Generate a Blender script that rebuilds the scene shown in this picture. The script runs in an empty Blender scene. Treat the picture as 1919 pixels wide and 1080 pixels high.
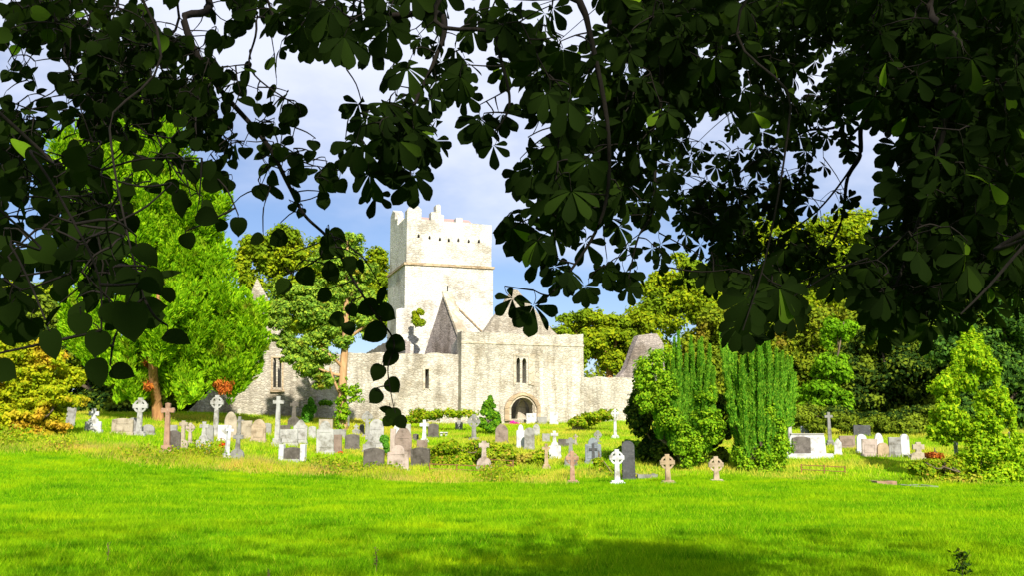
import bpy, bmesh, math, random
import numpy as np
from mathutils import Vector, Matrix
from mathutils.geometry import tessellate_polygon

random.seed(7)
rng = np.random.default_rng(7)
scene = bpy.context.scene
COL = scene.collection

# ------------------------------------------------------------------ camera, sky, sun, exposure
W, H, F = 1919.0, 1080.0, 1900.0
PITCH = math.radians(8.5)
CAM = np.array((0.0, 0.0, 1.6))
SUN_AZ = math.radians(14)      # to the right of straight behind the camera
SUN_EL = math.radians(33)
cam_d = bpy.data.cameras.new('camera')
cam_d.lens = 36.0 * F / W
cam_d.sensor_width = 36.0
cam_d.clip_start = 0.05
cam_d.clip_end = 3000
cam = bpy.data.objects.new('camera', cam_d)
cam.location = CAM
cam.rotation_euler = (math.pi / 2 + PITCH, 0, 0)
COL.objects.link(cam)
scene.camera = cam

world = bpy.data.worlds.new('World')
scene.world = world
world.use_nodes = True
nt = world.node_tree
nt.nodes.clear()
wo = nt.nodes.new('ShaderNodeOutputWorld')
bg = nt.nodes.new('ShaderNodeBackground')
sky = nt.nodes.new('ShaderNodeTexSky')
sky.sky_type = 'NISHITA'
sky.sun_disc = False
sky.sun_elevation = SUN_EL
sky.sun_rotation = math.pi - SUN_AZ      # sun behind the camera
sky.altitude = 50
sky.air_density = 1.0
sky.dust_density = 0.4
sky.ozone_density = 2.0
tc = nt.nodes.new('ShaderNodeTexCoord')
mp = nt.nodes.new('ShaderNodeMapping')
mp.inputs['Scale'].default_value = (1.0, 1.0, 2.2)
nz = nt.nodes.new('ShaderNodeTexNoise')
nz.inputs['Scale'].default_value = 3.2
nz.inputs['Detail'].default_value = 6
nz.inputs['Roughness'].default_value = 0.55
nt.links.new(tc.outputs['Generated'], mp.inputs['Vector'])
nt.links.new(mp.outputs[0], nz.inputs['Vector'])
sep = nt.nodes.new('ShaderNodeSeparateXYZ')
nt.links.new(tc.outputs['Generated'], sep.inputs[0])
# cloud cover grows with height and towards the right-hand sky
m1 = nt.nodes.new('ShaderNodeMath'); m1.operation = 'MULTIPLY_ADD'
m1.inputs[1].default_value = 1.5
nt.links.new(nz.outputs['Fac'], m1.inputs[0])
m2 = nt.nodes.new('ShaderNodeMath'); m2.operation = 'MULTIPLY_ADD'
m2.inputs[1].default_value = 3.4; m2.inputs[2].default_value = -1.55
nt.links.new(sep.outputs['Z'], m2.inputs[0])
m3 = nt.nodes.new('ShaderNodeMath'); m3.operation = 'MULTIPLY_ADD'
m3.inputs[1].default_value = 0.35
nt.links.new(sep.outputs['X'], m3.inputs[0]); nt.links.new(m2.outputs[0], m3.inputs[2])
nt.links.new(m3.outputs[0], m1.inputs[2])
ramp = nt.nodes.new('ShaderNodeMapRange')
ramp.interpolation_type = 'SMOOTHSTEP'
ramp.inputs['From Min'].default_value = -0.25
ramp.inputs['From Max'].default_value = 0.45
ramp.inputs['To Max'].default_value = 0.85
nt.links.new(m1.outputs[0], ramp.inputs['Value'])
tint = nt.nodes.new('ShaderNodeMix'); tint.data_type = 'RGBA'; tint.blend_type = 'MULTIPLY'
tint.inputs['Factor'].default_value = 1.0
tint.inputs[7].default_value = (0.74, 0.76, 0.90, 1)
nt.links.new(sky.outputs[0], tint.inputs[6])
mixc = nt.nodes.new('ShaderNodeMix'); mixc.data_type = 'RGBA'
nt.links.new(ramp.outputs[0], mixc.inputs['Factor'])
nt.links.new(tint.outputs[2], mixc.inputs[6])
mixc.inputs[7].default_value = (6.9, 7.2, 8.3, 1)
nt.links.new(mixc.outputs[2], bg.inputs['Color'])
bg.inputs['Strength'].default_value = 0.065
nt.links.new(bg.outputs[0], wo.inputs['Surface'])

sd = np.array((math.sin(SUN_AZ) * math.cos(SUN_EL), -math.cos(SUN_AZ) * math.cos(SUN_EL), math.sin(SUN_EL)))
sun_d = bpy.data.lights.new('sun', 'SUN')
sun_d.energy = 4.6
sun_d.angle = math.radians(1.0)
sun_d.color = (1.0, 0.95, 0.84)
sun = bpy.data.objects.new('sun', sun_d)
sun.rotation_euler = Vector(sd).to_track_quat('Z', 'Y').to_euler()
COL.objects.link(sun)

vs = scene.view_settings
vs.view_transform = 'Standard'
vs.look = 'None'
vs.gamma = 1.0
vs.use_curve_mapping = False
vs.exposure = 1.15
scene.cycles.max_bounces = 6
scene.cycles.diffuse_bounces = 3
scene.cycles.transmission_bounces = 4
scene.cycles.transparent_max_bounces = 4
scene.cycles.glossy_bounces = 2
scene.cycles.sample_clamp_indirect = 6
scene.cycles.caustics_reflective = False
scene.cycles.caustics_refractive = False

# ------------------------------------------------------------------ geometry of the view (pixels of the photograph <-> metres)
CP, SP = math.cos(PITCH), math.sin(PITCH)
def ray(px, py):
    cx, cy = (px - W / 2) / F, (H / 2 - py) / F
    return np.array((cx, CP - cy * SP, SP + cy * CP))
def P(px, py, Y):
    d = ray(px, py)
    return CAM + d * (Y / d[1])
def proj(p):
    q = np.asarray(p, float) - CAM
    dep = q[..., 1] * CP + q[..., 2] * SP
    up = -q[..., 1] * SP + q[..., 2] * CP
    return W / 2 + F * q[..., 0] / dep, H / 2 - F * up / dep, dep

def sstep(a, b, x):
    t = np.clip((np.asarray(x, float) - a) / (b - a), 0, 1)
    return t * t * (3 - 2 * t)

def ground(x, y):
    x = np.asarray(x, float); y = np.asarray(y, float)
    z = 0.069 * np.clip(y - 39.0, 0, 44) + 0.012 * np.clip(y - 83, 0, 200)
    bank = 0.085 * np.clip(-x - 4.5, 0, 16)
    z = z + bank * sstep(22, 44, y) * (1 - 0.5 * sstep(60, 90, y))
    z = z + 0.12 * np.sin(x * 0.16 + 0.5) * sstep(20, 36, y) * (1 - sstep(36, 41, y))
    z = z - 0.03 * np.clip(x - 9, 0, 12) * sstep(25, 38, y) * (1 - sstep(40, 52, y))
    z = z + 0.05 * np.sin(x * 0.9 + y * 0.35) * np.sin(y * 0.7 - x * 0.2)
    return z

def on_ground(px, py, y0=9.0, y1=140.0):
    d = ray(px, py)
    ys = np.arange(y0, y1, 0.05)
    pts = CAM[None] + d[None] * (ys / d[1])[:, None]
    below = pts[:, 2] <= ground(pts[:, 0], pts[:, 1])
    i = int(np.argmax(below)) if below.any() else len(ys) - 1
    p = pts[i].copy(); p[2] = float(ground(p[0], p[1]))
    return p

# ------------------------------------------------------------------ object helpers
def thing(name, label, cat, loc=(0, 0, 0), rz=0.0, group=None):
    o = bpy.data.objects.new(name, None)
    o.empty_display_size = 0.2
    COL.objects.link(o)
    o.location = loc; o.rotation_euler = (0, 0, rz)
    o['label'] = label; o['category'] = cat
    if group: o['group'] = group
    return o

def tag(o, label, cat, group=None, kind=None):
    if label: o['label'] = label
    if cat: o['category'] = cat
    if group: o['group'] = group
    if kind: o['kind'] = kind
    return o

def link(name, me, mat, parent=None, loc=None):
    o = bpy.data.objects.new(name, me)
    COL.objects.link(o)
    if mat is not None:
        me.materials.append(mat)
    if parent is not None: o.parent = parent
    if loc is not None: o.location = loc
    return o

def mesh_np(name, V, Fc, smooth=False):
    V = np.ascontiguousarray(V, dtype=np.float32); Fc = np.ascontiguousarray(Fc, dtype=np.int32)
    k = Fc.shape[1]; n = Fc.shape[0]
    me = bpy.data.meshes.new(name)
    me.vertices.add(len(V)); me.vertices.foreach_set('co', V.ravel())
    me.loops.add(n * k); me.loops.foreach_set('vertex_index', Fc.ravel())
    me.polygons.add(n)
    me.polygons.foreach_set('loop_start', np.arange(0, n * k, k, dtype=np.int32))
    if smooth: me.polygons.foreach_set('use_smooth', np.ones(n, dtype=bool))
    me.update(calc_edges=True)
    return me

class Geo:
    """collects quad pieces for one mesh"""
    def __init__(s): s.V = []; s.F = []; s.n = 0
    def add(s, V, Fc):
        V = np.asarray(V, float).reshape(-1, 3); Fc = np.asarray(Fc, int)
        s.V.append(V); s.F.append(Fc + s.n); s.n += len(V)
    def mesh(s, name, smooth=False):
        return mesh_np(name, np.concatenate(s.V), np.concatenate(s.F), smooth)
    def link(s, name, mat, parent=None, smooth=False):
        return link(name, s.mesh(name, smooth), mat, parent)

def unit(v):
    v = np.asarray(v, float)
    return v / np.maximum(np.linalg.norm(v, axis=-1, keepdims=True), 1e-9)

def tube(pts, rad, sides=6):
    pts = np.asarray(pts, float); n = len(pts)
    rad = np.broadcast_to(np.asarray(rad, float), (n,))
    t = unit(np.gradient(pts, axis=0))
    ref = np.where(np.abs(t[:, 2:3]) > 0.9, np.array([[1.0, 0, 0]]), np.array([[0, 0, 1.0]]))
    a = unit(np.cross(t, ref)); b = np.cross(t, a)
    ang = np.linspace(0, 2 * math.pi, sides, endpoint=False)
    ring = a[:, None] * np.cos(ang)[None, :, None] + b[:, None] * np.sin(ang)[None, :, None]
    V = (pts[:, None] + ring * rad[:, None, None]).reshape(-1, 3)
    Fq = []
    for i in range(n - 1):
        for j in range(sides):
            k = (j + 1) % sides
            Fq.append((i * sides + j, i * sides + k, (i + 1) * sides + k, (i + 1) * sides + j))
    return V, np.array(Fq)

def smooth_path(pts, n):
    pts = np.asarray(pts, float)
    out = []
    m = len(pts)
    for i in range(m - 1):
        p0 = pts[max(i - 1, 0)]; p1 = pts[i]; p2 = pts[i + 1]; p3 = pts[min(i + 2, m - 1)]
        for t in np.linspace(0, 1, n, endpoint=False):
            out.append(0.5 * ((2 * p1) + (-p0 + p2) * t + (2 * p0 - 5 * p1 + 4 * p2 - p3) * t * t + (-p0 + 3 * p1 - 3 * p2 + p3) * t ** 3))
    out.append(pts[-1])
    return np.array(out)

def cards(c, ax, nm, L, Wd):
    """rhombus leaf cards"""
    c = np.asarray(c, float); n = len(c)
    ax = unit(ax)
    side = unit(np.cross(ax, nm))
    L = np.broadcast_to(np.asarray(L, float), (n,))[:, None]; Wd = np.broadcast_to(np.asarray(Wd, float), (n,))[:, None]
    V = np.stack([c - ax * L * 0.5, c + side * Wd * 0.5 + ax * L * 0.08, c + ax * L * 0.5, c - side * Wd * 0.5 + ax * L * 0.08], axis=1).reshape(-1, 3)
    return V, np.arange(4 * n).reshape(-1, 4)

def rdir(n):
    return unit(rng.normal(size=(n, 3)))

def prism(outline, y0, y1, holes=(), matrix=None):
    """outline in (x, z); extruded between y0 (front) and y1 (back); holes go right through"""
    loops = [list(outline)] + [list(h) for h in holes]
    bm = bmesh.new()
    flat = [Vector((p[0], p[1], 0)) for l in loops for p in l]
    tris = tessellate_polygon([[Vector((p[0], p[1], 0)) for p in l] for l in loops])
    fr = [bm.verts.new((p.x, y0, p.y)) for p in flat]
    bk = [bm.verts.new((p.x, y1, p.y)) for p in flat]
    for t in tris:
        try:
            bm.faces.new([fr[i] for i in t]); bm.faces.new([bk[i] for i in reversed(t)])
        except ValueError: pass
    o = 0
    for l in loops:
        n = len(l)
        for i in range(n):
            j = (i + 1) % n
            try: bm.faces.new((fr[o + i], fr[o + j], bk[o + j], bk[o + i]))
            except ValueError: pass
        o += n
    bmesh.ops.recalc_face_normals(bm, faces=bm.faces)
    if matrix is not None: bm.transform(matrix)
    return bm

def bm_box(bm, x0, x1, y0, y1, z0, z1):
    v = [bm.verts.new(p) for p in ((x0, y0, z0), (x1, y0, z0), (x1, y1, z0), (x0, y1, z0), (x0, y0, z1), (x1, y0, z1), (x1, y1, z1), (x0, y1, z1))]
    for f in ((0, 1, 5, 4), (1, 2, 6, 5), (2, 3, 7, 6), (3, 0, 4, 7), (4, 5, 6, 7), (3, 2, 1, 0)):
        bm.faces.new([v[i] for i in f])

def bm_link(name, bm, mat, parent=None, bevel=0.0, loc=None, smooth=False):
    if bevel > 0:
        bmesh.ops.dissolve_limit(bm, angle_limit=0.02, verts=bm.verts, edges=bm.edges)
        es = [e for e in bm.edges if len(e.link_faces) == 2 and e.calc_face_angle(0) > 0.6]
        try: bmesh.ops.bevel(bm, geom=es, offset=bevel, segments=1, affect='EDGES', clamp_overlap=True)
        except Exception: pass
    me = bpy.data.meshes.new(name)
    bm.to_mesh(me); bm.free()
    if smooth:
        for p in me.polygons: p.use_smooth = True
    return link(name, me, mat, parent, loc)

# ------------------------------------------------------------------ materials
def new_mat(name):
    m = bpy.data.materials.new(name); m.use_nodes = True
    t = m.node_tree; t.nodes.clear()
    out = t.nodes.new('ShaderNodeOutputMaterial')
    return m, t, out
def N(t, ty, **kw):
    n = t.nodes.new(ty)
    for k, v in kw.items(): setattr(n, k, v)
    return n
def ramp_node(t, stops, fac):
    r = t.nodes.new('ShaderNodeValToRGB')
    e = r.color_ramp.elements
    e[0].position, e[0].color = stops[0][0], (*stops[0][1], 1)
    e[1].position, e[1].color = stops[-1][0], (*stops[-1][1], 1)
    for p, c in stops[1:-1]:
        x = e.new(p); x.color = (*c, 1)
    t.links.new(fac, r.inputs[0])
    return r.outputs[0]
def mixrgb(t, a, b, fac, blend='MIX'):
    m = t.nodes.new('ShaderNodeMix'); m.data_type = 'RGBA'; m.blend_type = blend
    for s, v in ((m.inputs['Factor'], fac), (m.inputs[6], a), (m.inputs[7], b)):
        if hasattr(v, 'links'): t.links.new(v, s)
        elif isinstance(v, (int, float)): s.default_value = v
        else: s.default_value = (*v, 1)
    return m.outputs[2]
def coords(t, scale=(1, 1, 1), kind='Object'):
    c = t.nodes.new('ShaderNodeTexCoord'); m = t.nodes.new('ShaderNodeMapping')
    m.inputs['Scale'].default_value = scale
    t.links.new(c.outputs[kind], m.inputs[0])
    return m.outputs[0]
def noise(t, vec, scale, detail=4, rough=0.55):
    n = t.nodes.new('ShaderNodeTexNoise')
    n.inputs['Scale'].default_value = scale; n.inputs['Detail'].default_value = detail; n.inputs['Roughness'].default_value = rough
    t.links.new(vec, n.inputs['Vector'])
    return n.outputs['Fac']

def foliage_mat(name, stops, trans=0.35, patch=None, patch_scale=0.5, patch_at=(0.5, 0.62), gloss=0.0):
    """stops: colours picked per leaf; patch: a second colour where the tree itself has turned"""
    m, t, out = new_mat(name)
    g = t.nodes.new('ShaderNodeNewGeometry')
    col = ramp_node(t, stops, g.outputs['Random Per Island'])
    vec = coords(t)
    big = noise(t, vec, 0.35, 3)
    k = ramp_node(t, [(0.3, (0.75, 0.78, 0.75)), (0.7, (1.2, 1.15, 1.1))], big)
    col = mixrgb(t, col, k, 1.0, 'MULTIPLY')
    if patch is not None:
        pn = noise(t, vec, patch_scale, 3)
        mr = t.nodes.new('ShaderNodeMapRange')
        mr.inputs['From Min'].default_value, mr.inputs['From Max'].default_value = patch_at
        t.links.new(pn, mr.inputs['Value'])
        col = mixrgb(t, col, patch, mr.outputs[0])
    d = t.nodes.new('ShaderNodeBsdfDiffuse'); tr = t.nodes.new('ShaderNodeBsdfTranslucent')
    t.links.new(col, d.inputs['Color'])
    tcol = mixrgb(t, col, (1.25, 1.2, 0.5), 1.0, 'MULTIPLY')
    t.links.new(tcol, tr.inputs['Color'])
    ms = t.nodes.new('ShaderNodeMixShader'); ms.inputs[0].default_value = trans
    t.links.new(d.outputs[0], ms.inputs[1]); t.links.new(tr.outputs[0], ms.inputs[2])
    last = ms.outputs[0]
    if gloss > 0:
        gl = t.nodes.new('ShaderNodeBsdfGlossy'); gl.inputs['Roughness'].default_value = 0.45
        m2_ = t.nodes.new('ShaderNodeMixShader'); m2_.inputs[0].default_value = gloss
        t.links.new(last, m2_.inputs[1]); t.links.new(gl.outputs[0], m2_.inputs[2]); last = m2_.outputs[0]
    t.links.new(last, out.inputs[0])
    return m

def bark_mat(name, c1, c2, scale=6):
    m, t, out = new_mat(name)
    vec = coords(t, (1, 1, 0.2))
    n = noise(t, vec, scale, 6)
    col = ramp_node(t, [(0.3, c1), (0.7, c2)], n)
    p = t.nodes.new('ShaderNodeBsdfPrincipled'); p.inputs['Roughness'].default_value = 0.95; p.inputs['Specular IOR Level'].default_value = 0.1
    t.links.new(col, p.inputs['Base Color'])
    b = t.nodes.new('ShaderNodeBump'); b.inputs['Strength'].default_value = 0.6; b.inputs['Distance'].default_value = 0.03
    t.links.new(n, b.inputs['Height']); t.links.new(b.outputs[0], p.inputs['Normal'])
    t.links.new(p.outputs[0], out.inputs[0])
    return m

def masonry_mat(name, base, dark, warm, cell=(3.2, 3.2, 7.0), streak=0.6):
    m, t, out = new_mat(name)
    vec = coords(t, (1, 1, 1))
    wob = t.nodes.new('ShaderNodeTexNoise'); wob.inputs['Scale'].default_value = 1.6
    t.links.new(vec, wob.inputs['Vector'])
    ad = t.nodes.new('ShaderNodeVectorMath'); ad.operation = 'MULTIPLY_ADD'
    ad.inputs[1].default_value = (0.25, 0.25, 0.15)
    t.links.new(wob.outputs['Color'], ad.inputs[0]); t.links.new(vec, ad.inputs[2])
    mpn = t.nodes.new('ShaderNodeMapping'); mpn.inputs['Scale'].default_value = cell
    t.links.new(ad.outputs[0], mpn.inputs[0])
    v = t.nodes.new('ShaderNodeTexVoronoi'); v.feature = 'F1'; v.inputs['Scale'].default_value = 1.0
    t.links.new(mpn.outputs[0], v.inputs['Vector'])
    ve = t.nodes.new('ShaderNodeTexVoronoi'); ve.feature = 'DISTANCE_TO_EDGE'; ve.inputs['Scale'].default_value = 1.0
    t.links.new(mpn.outputs[0], ve.inputs['Vector'])
    s = t.nodes.new('ShaderNodeSeparateColor'); t.links.new(v.outputs['Color'], s.inputs[0])
    stone = ramp_node(t, [(0.0, dark), (0.35, base), (0.75, tuple(min(1, c * 1.18) for c in base)), (1.0, warm)], s.outputs[0])
    joint = t.nodes.new('ShaderNodeMapRange'); joint.inputs['From Max'].default_value = 0.12
    t.links.new(ve.outputs['Distance'], joint.inputs['Value'])
    col = mixrgb(t, tuple(c * 0.8 for c in base), stone, joint.outputs[0])
    # rain streaks and lichen
    sv = coords(t, (1, 1, 0.12))
    st = noise(t, sv, 1.25, 5, 0.6)
    sm = ramp_node(t, [(0.34, (0.38, 0.33, 0.26)), (0.48, (0.95, 0.92, 0.87)), (0.7, (1.18, 1.18, 1.18))], st)
    col = mixrgb(t, col, sm, streak, 'MULTIPLY')
    bl = noise(t, vec, 0.55, 6, 0.65)
    bm_ = ramp_node(t, [(0.36, (0.55, 0.5, 0.42)), (0.5, (1, 1, 1)), (0.72, (1.12, 1.12, 1.12))], bl)
    col = mixrgb(t, col, bm_, 0.75, 'MULTIPLY')
    fine = noise(t, vec, 9, 4, 0.7)
    fm = ramp_node(t, [(0.3, (0.72, 0.7, 0.66)), (0.7, (1.2, 1.2, 1.2))], fine)
    col = mixrgb(t, col, fm, 0.7, 'MULTIPLY')
    p = t.nodes.new('ShaderNodeBsdfPrincipled'); p.inputs['Roughness'].default_value = 0.92
    t.links.new(col, p.inputs['Base Color'])
    b = t.nodes.new('ShaderNodeBump'); b.inputs['Strength'].default_value = 0.7; b.inputs['Distance'].default_value = 0.045
    hh = t.nodes.new('ShaderNodeMath'); hh.operation = 'ADD'
    t.links.new(joint.outputs[0], hh.inputs[0]); t.links.new(fine, hh.inputs[1])
    t.links.new(hh.outputs[0], b.inputs['Height']); t.links.new(b.outputs[0], p.inputs['Normal'])
    t.links.new(p.outputs[0], out.inputs[0])
    return m

_stone = {}
def stone_mat(key):
    if key in _stone: return _stone[key]
    c = STONE[key]
    m, t, out = new_mat('stone_' + key)
    oi = t.nodes.new('ShaderNodeObjectInfo')
    vec = coords(t)
    sh = t.nodes.new('ShaderNodeVectorMath'); sh.operation = 'ADD'
    t.links.new(vec, sh.inputs[0]); t.links.new(oi.outputs['Location'], sh.inputs[1])
    n = noise(t, sh.outputs[0], 3.2, 6, 0.65)
    lum = sum(c) / 3
    k = ramp_node(t, [(0.34, tuple(x * q for x, q in zip(c, (0.5, 0.47, 0.40)))), (0.5, c), (0.72, tuple(min(0.9, x * 1.25 + 0.01) for x in c))], n)
    l2 = noise(t, sh.outputs[0], 9, 5, 0.7)
    mr = t.nodes.new('ShaderNodeMapRange'); mr.inputs['From Min'].default_value = 0.58; mr.inputs['From Max'].default_value = 0.68
    mr.inputs['To Max'].default_value = 0.45 if lum > 0.15 else 0.15
    t.links.new(l2, mr.inputs['Value'])
    k = mixrgb(t, k, (0.42, 0.40, 0.33) if lum < 0.4 else (0.3, 0.27, 0.2), mr.outputs[0])
    p = t.nodes.new('ShaderNodeBsdfPrincipled')
    p.inputs['Roughness'].default_value = 0.85 if lum > 0.12 else 0.45
    t.links.new(k, p.inputs['Base Color'])
    b = t.nodes.new('ShaderNodeBump'); b.inputs['Strength'].default_value = 0.4; b.inputs['Distance'].default_value = 0.02
    t.links.new(l2, b.inputs['Height']); t.links.new(b.outputs[0], p.inputs['Normal'])
    t.links.new(p.outputs[0], out.inputs[0])
    _stone[key] = m
    return m
STONE = {'white': (0.384, 0.384, 0.384), 'pale': (0.260, 0.254, 0.236), 'grey': (0.187, 0.180, 0.166), 'midgrey': (0.153, 0.149, 0.135),
         'beige': (0.260, 0.217, 0.155), 'peach': (0.285, 0.217, 0.143), 'pink': (0.279, 0.223, 0.186), 'tan': (0.259, 0.187, 0.108),
         'red': (0.238, 0.137, 0.086), 'brown': (0.153, 0.108, 0.081), 'dark': (0.068, 0.056, 0.045), 'black': (0.027, 0.027, 0.029),
         'blue': (0.135, 0.153, 0.171), 'orange': (0.346, 0.144, 0.029)}

def plain_mat(name, c, rough=0.6, metal=0.0):
    m, t, out = new_mat(name)
    p = t.nodes.new('ShaderNodeBsdfPrincipled')
    n = noise(t, coords(t), 12, 4)
    col = ramp_node(t, [(0.3, tuple(x * 0.7 for x in c)), (0.7, tuple(min(1, x * 1.2) for x in c))], n)
    t.links.new(col, p.inputs['Base Color'])
    p.inputs['Roughness'].default_value = rough; p.inputs['Metallic'].default_value = metal
    t.links.new(p.outputs[0], out.inputs[0])
    return m

# ------------------------------------------------------------------ ground
def ground_mat():
    m, t, out = new_mat('meadow')
    vec = coords(t)
    a = noise(t, vec, 0.35, 6, 0.6)
    c = ramp_node(t, [(0.3, (0.06, 0.17, 0.003)), (0.5, (0.10, 0.25, 0.004)), (0.7, (0.17, 0.31, 0.006))], a)
    f = noise(t, vec, 5, 5, 0.7)
    k = ramp_node(t, [(0.3, (0.6, 0.6, 0.6)), (0.7, (1.25, 1.25, 1.25))], f)
    c = mixrgb(t, c, k, 1.0, 'MULTIPLY')
    # drier, yellower turf among the graves
    s = t.nodes.new('ShaderNodeSeparateXYZ'); t.links.new(vec, s.inputs[0])
    mr = t.nodes.new('ShaderNodeMapRange'); mr.inputs['From Min'].default_value = 38; mr.inputs['From Max'].default_value = 78; mr.inputs['To Max'].default_value = 0.75
    t.links.new(s.outputs['Y'], mr.inputs['Value'])
    dn = noise(t, vec, 0.22, 4)
    mm = t.nodes.new('ShaderNodeMath'); mm.operation = 'MULTIPLY'
    t.links.new(mr.outputs[0], mm.inputs[0]); t.links.new(dn, mm.inputs[1])
    c = mixrgb(t, c, (0.42, 0.38, 0.03), mm.outputs[0])
    d = t.nodes.new('ShaderNodeBsdfDiffuse'); t.links.new(c, d.inputs['Color'])
    b = t.nodes.new('ShaderNodeBump'); b.inputs['Distance'].default_value = 0.1; b.inputs['Strength'].default_value = 0.7
    t.links.new(f, b.inputs['Height']); t.links.new(b.outputs[0], d.inputs['Normal'])
    t.links.new(d.outputs[0], out.inputs[0])
    return m
M_GROUND = ground_mat()
xs = np.unique(np.concatenate([np.linspace(-900, -60, 22), np.arange(-60, 60.1, 0.8), np.linspace(60, 900, 22)]))
ys = np.unique(np.concatenate([np.linspace(-200, -20, 10), np.arange(-20, 110, 0.8), np.linspace(110, 1500, 30)]))
gx, gy = np.meshgrid(xs, ys)
gz = ground(gx, gy)
nx_, ny_ = len(xs), len(ys)
idx = np.arange(nx_ * ny_).reshape(ny_, nx_)
GF = np.stack([idx[:-1, :-1], idx[:-1, 1:], idx[1:, 1:], idx[1:, :-1]], -1).reshape(-1, 4)
g = link('ground', mesh_np('ground', np.stack([gx, gy, gz], -1).reshape(-1, 3), GF, True), M_GROUND)
tag(g, None, None, kind='structure')

# ------------------------------------------------------------------ the abbey
M_WALL = masonry_mat('rubble_wall', (0.40, 0.375, 0.325), (0.34, 0.312, 0.262), (0.43, 0.39, 0.32))
M_TOWER = masonry_mat('tower_wall', (0.50, 0.485, 0.45), (0.43, 0.412, 0.375), (0.53, 0.505, 0.46), (2.8, 2.8, 6.0), 0.2)
M_GABLE = masonry_mat('gable_wall', (0.33, 0.30, 0.25), (0.25, 0.22, 0.175), (0.37, 0.33, 0.26))
M_OLD_SHADED = masonry_mat('weathered_shaded_wall', (0.25, 0.215, 0.2), (0.18, 0.155, 0.145), (0.3, 0.26, 0.24))  # darker masonry; puts shade into the steep gable and sloping wall
M_TRIM = masonry_mat('dressed_stone', (0.33, 0.25, 0.16), (0.26, 0.19, 0.12), (0.38, 0.29, 0.18), (1.2, 1.2, 2.2), 0.4)
M_PALE = masonry_mat('pale_dressed_stone', (0.42, 0.37, 0.29), (0.36, 0.31, 0.24), (0.46, 0.4, 0.3), (1.2, 1.2, 2.2), 0.4)
M_TILE = plain_mat('red_tile', (0.36, 0.2, 0.17), 0.9)

AROT = math.radians(18)
AO = P(865, 790, 78)
AO[2] = 0
U = np.array((math.cos(AROT), math.sin(AROT), 0)); VD = np.array((-math.sin(AROT), math.cos(AROT), 0))
def front(px, py, v):
    """(u, z) where the sight line meets the abbey plane v"""
    d = ray(px, py)
    t = (v - (CAM - AO) @ VD) / (d @ VD)
    p = CAM + d * t
    return ((p - AO) @ U, p[2])
def flank(px, py, u):
    """(v, z) where the sight line meets the abbey plane u"""
    d = ray(px, py)
    t = (u - (CAM - AO) @ U) / (d @ U)
    p = CAM + d * t
    return ((p - AO) @ VD, p[2])
abbey = thing('ruined_abbey', 'roofless grey stone abbey ruin with square tower behind the graveyard', 'abbey', tuple(AO), AROT)
SWAP = Matrix(((0, 1, 0, 0), (1, 0, 0, 0), (0, 0, 1, 0), (0, 0, 0, 1)))

def rough_top(pts, step=0.45, amp=0.07):
    """breaks the straight top edges of a ruin into uneven stones (points run along the top, left to right)"""
    out = []
    for (a, b) in zip(pts[:-1], pts[1:]):
        L = math.hypot(b[0] - a[0], b[1] - a[1]); n = max(1, int(L / step))
        for i in range(n):
            f = i / n
            j = 0 if i == 0 else random.uniform(-amp, amp)
            out.append((a[0] + (b[0] - a[0]) * f, a[1] + (b[1] - a[1]) * f + j))
    out.append(pts[-1])
    return out
def wall_front(name, mat, top_px, v, thick, base_px=830, holes_px=(), parent=abbey, amp=0.07, step=0.45):
    top = rough_top([front(x, y, v) for x, y in top_px], step, amp)
    zb = 0.3
    pts = [(top[0][0], zb)] + top + [(top[-1][0], zb)]
    hs = [[front(x, y, v) for x, y in h] for h in holes_px]
    return bm_link(name, prism(pts, v, v + thick, hs), mat, parent)
def wall_flank(name, mat, pts_px, u, thick, zb, parent=abbey, amp=0.06):
    top = rough_top([flank(x, y, u) for x, y in pts_px], 0.45, amp)
    pts = [(top[0][0], zb)] + top + [(top[-1][0], zb)]
    return bm_link(name, prism(pts, u, u + thick, matrix=SWAP), mat, parent)
def arch(x0, x1, y_spring, y_top, y_base, n=6):
    xc = (x0 + x1) / 2; pts = [(x0, y_base), (x0, y_spring)]
    for i in range(1, n + 1):
        a = i / n
        pts.append((x0 + (xc - x0) * (1 - math.cos(a * math.pi / 2)) ** 1.0 * 0.62 + (xc - x0) * a * 0.38, y_spring + (y_top - y_spring) * math.sin(a * math.pi / 2)))
    for p in reversed(pts[2:-1] if n > 1 else []): pts.append((2 * xc - p[0], p[1]))
    pts += [(x1, y_spring), (x1, y_base)]
    return pts

# block with the doorway and the two-light window
door_hole = arch(957, 1002, 766, 745, 786)
win_a = arch(968, 974.5, 677, 671, 718, 4); win_b = arch(978.5, 986.5, 679, 672, 719, 4)
wall_front('gatehouse_wall', M_WALL, [(865, 621), (900, 623), (960, 625), (1040, 628), (1093, 627)], 0, 1.3, holes_px=[door_hole, win_a, win_b], amp=0.06)
# right end of that block, running back
uR = front(1093, 627, 0)[0]
zt = front(1093, 628, 0)[1]
bm_link('side_wall', prism(rough_top([(1.3, zt), (9.0, zt - 0.2)]) + [(9.0, 0.3), (1.3, 0.3)], uR - 1.2, uR, matrix=SWAP), M_WALL, abbey)
bm_link('side_wall', prism(rough_top([(1.3, zt - 0.3), (4.0, zt - 1.0)]) + [(4.0, 0.3), (1.3, 0.3)], 0.05, 1.2, matrix=SWAP), M_WALL, abbey)
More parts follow.
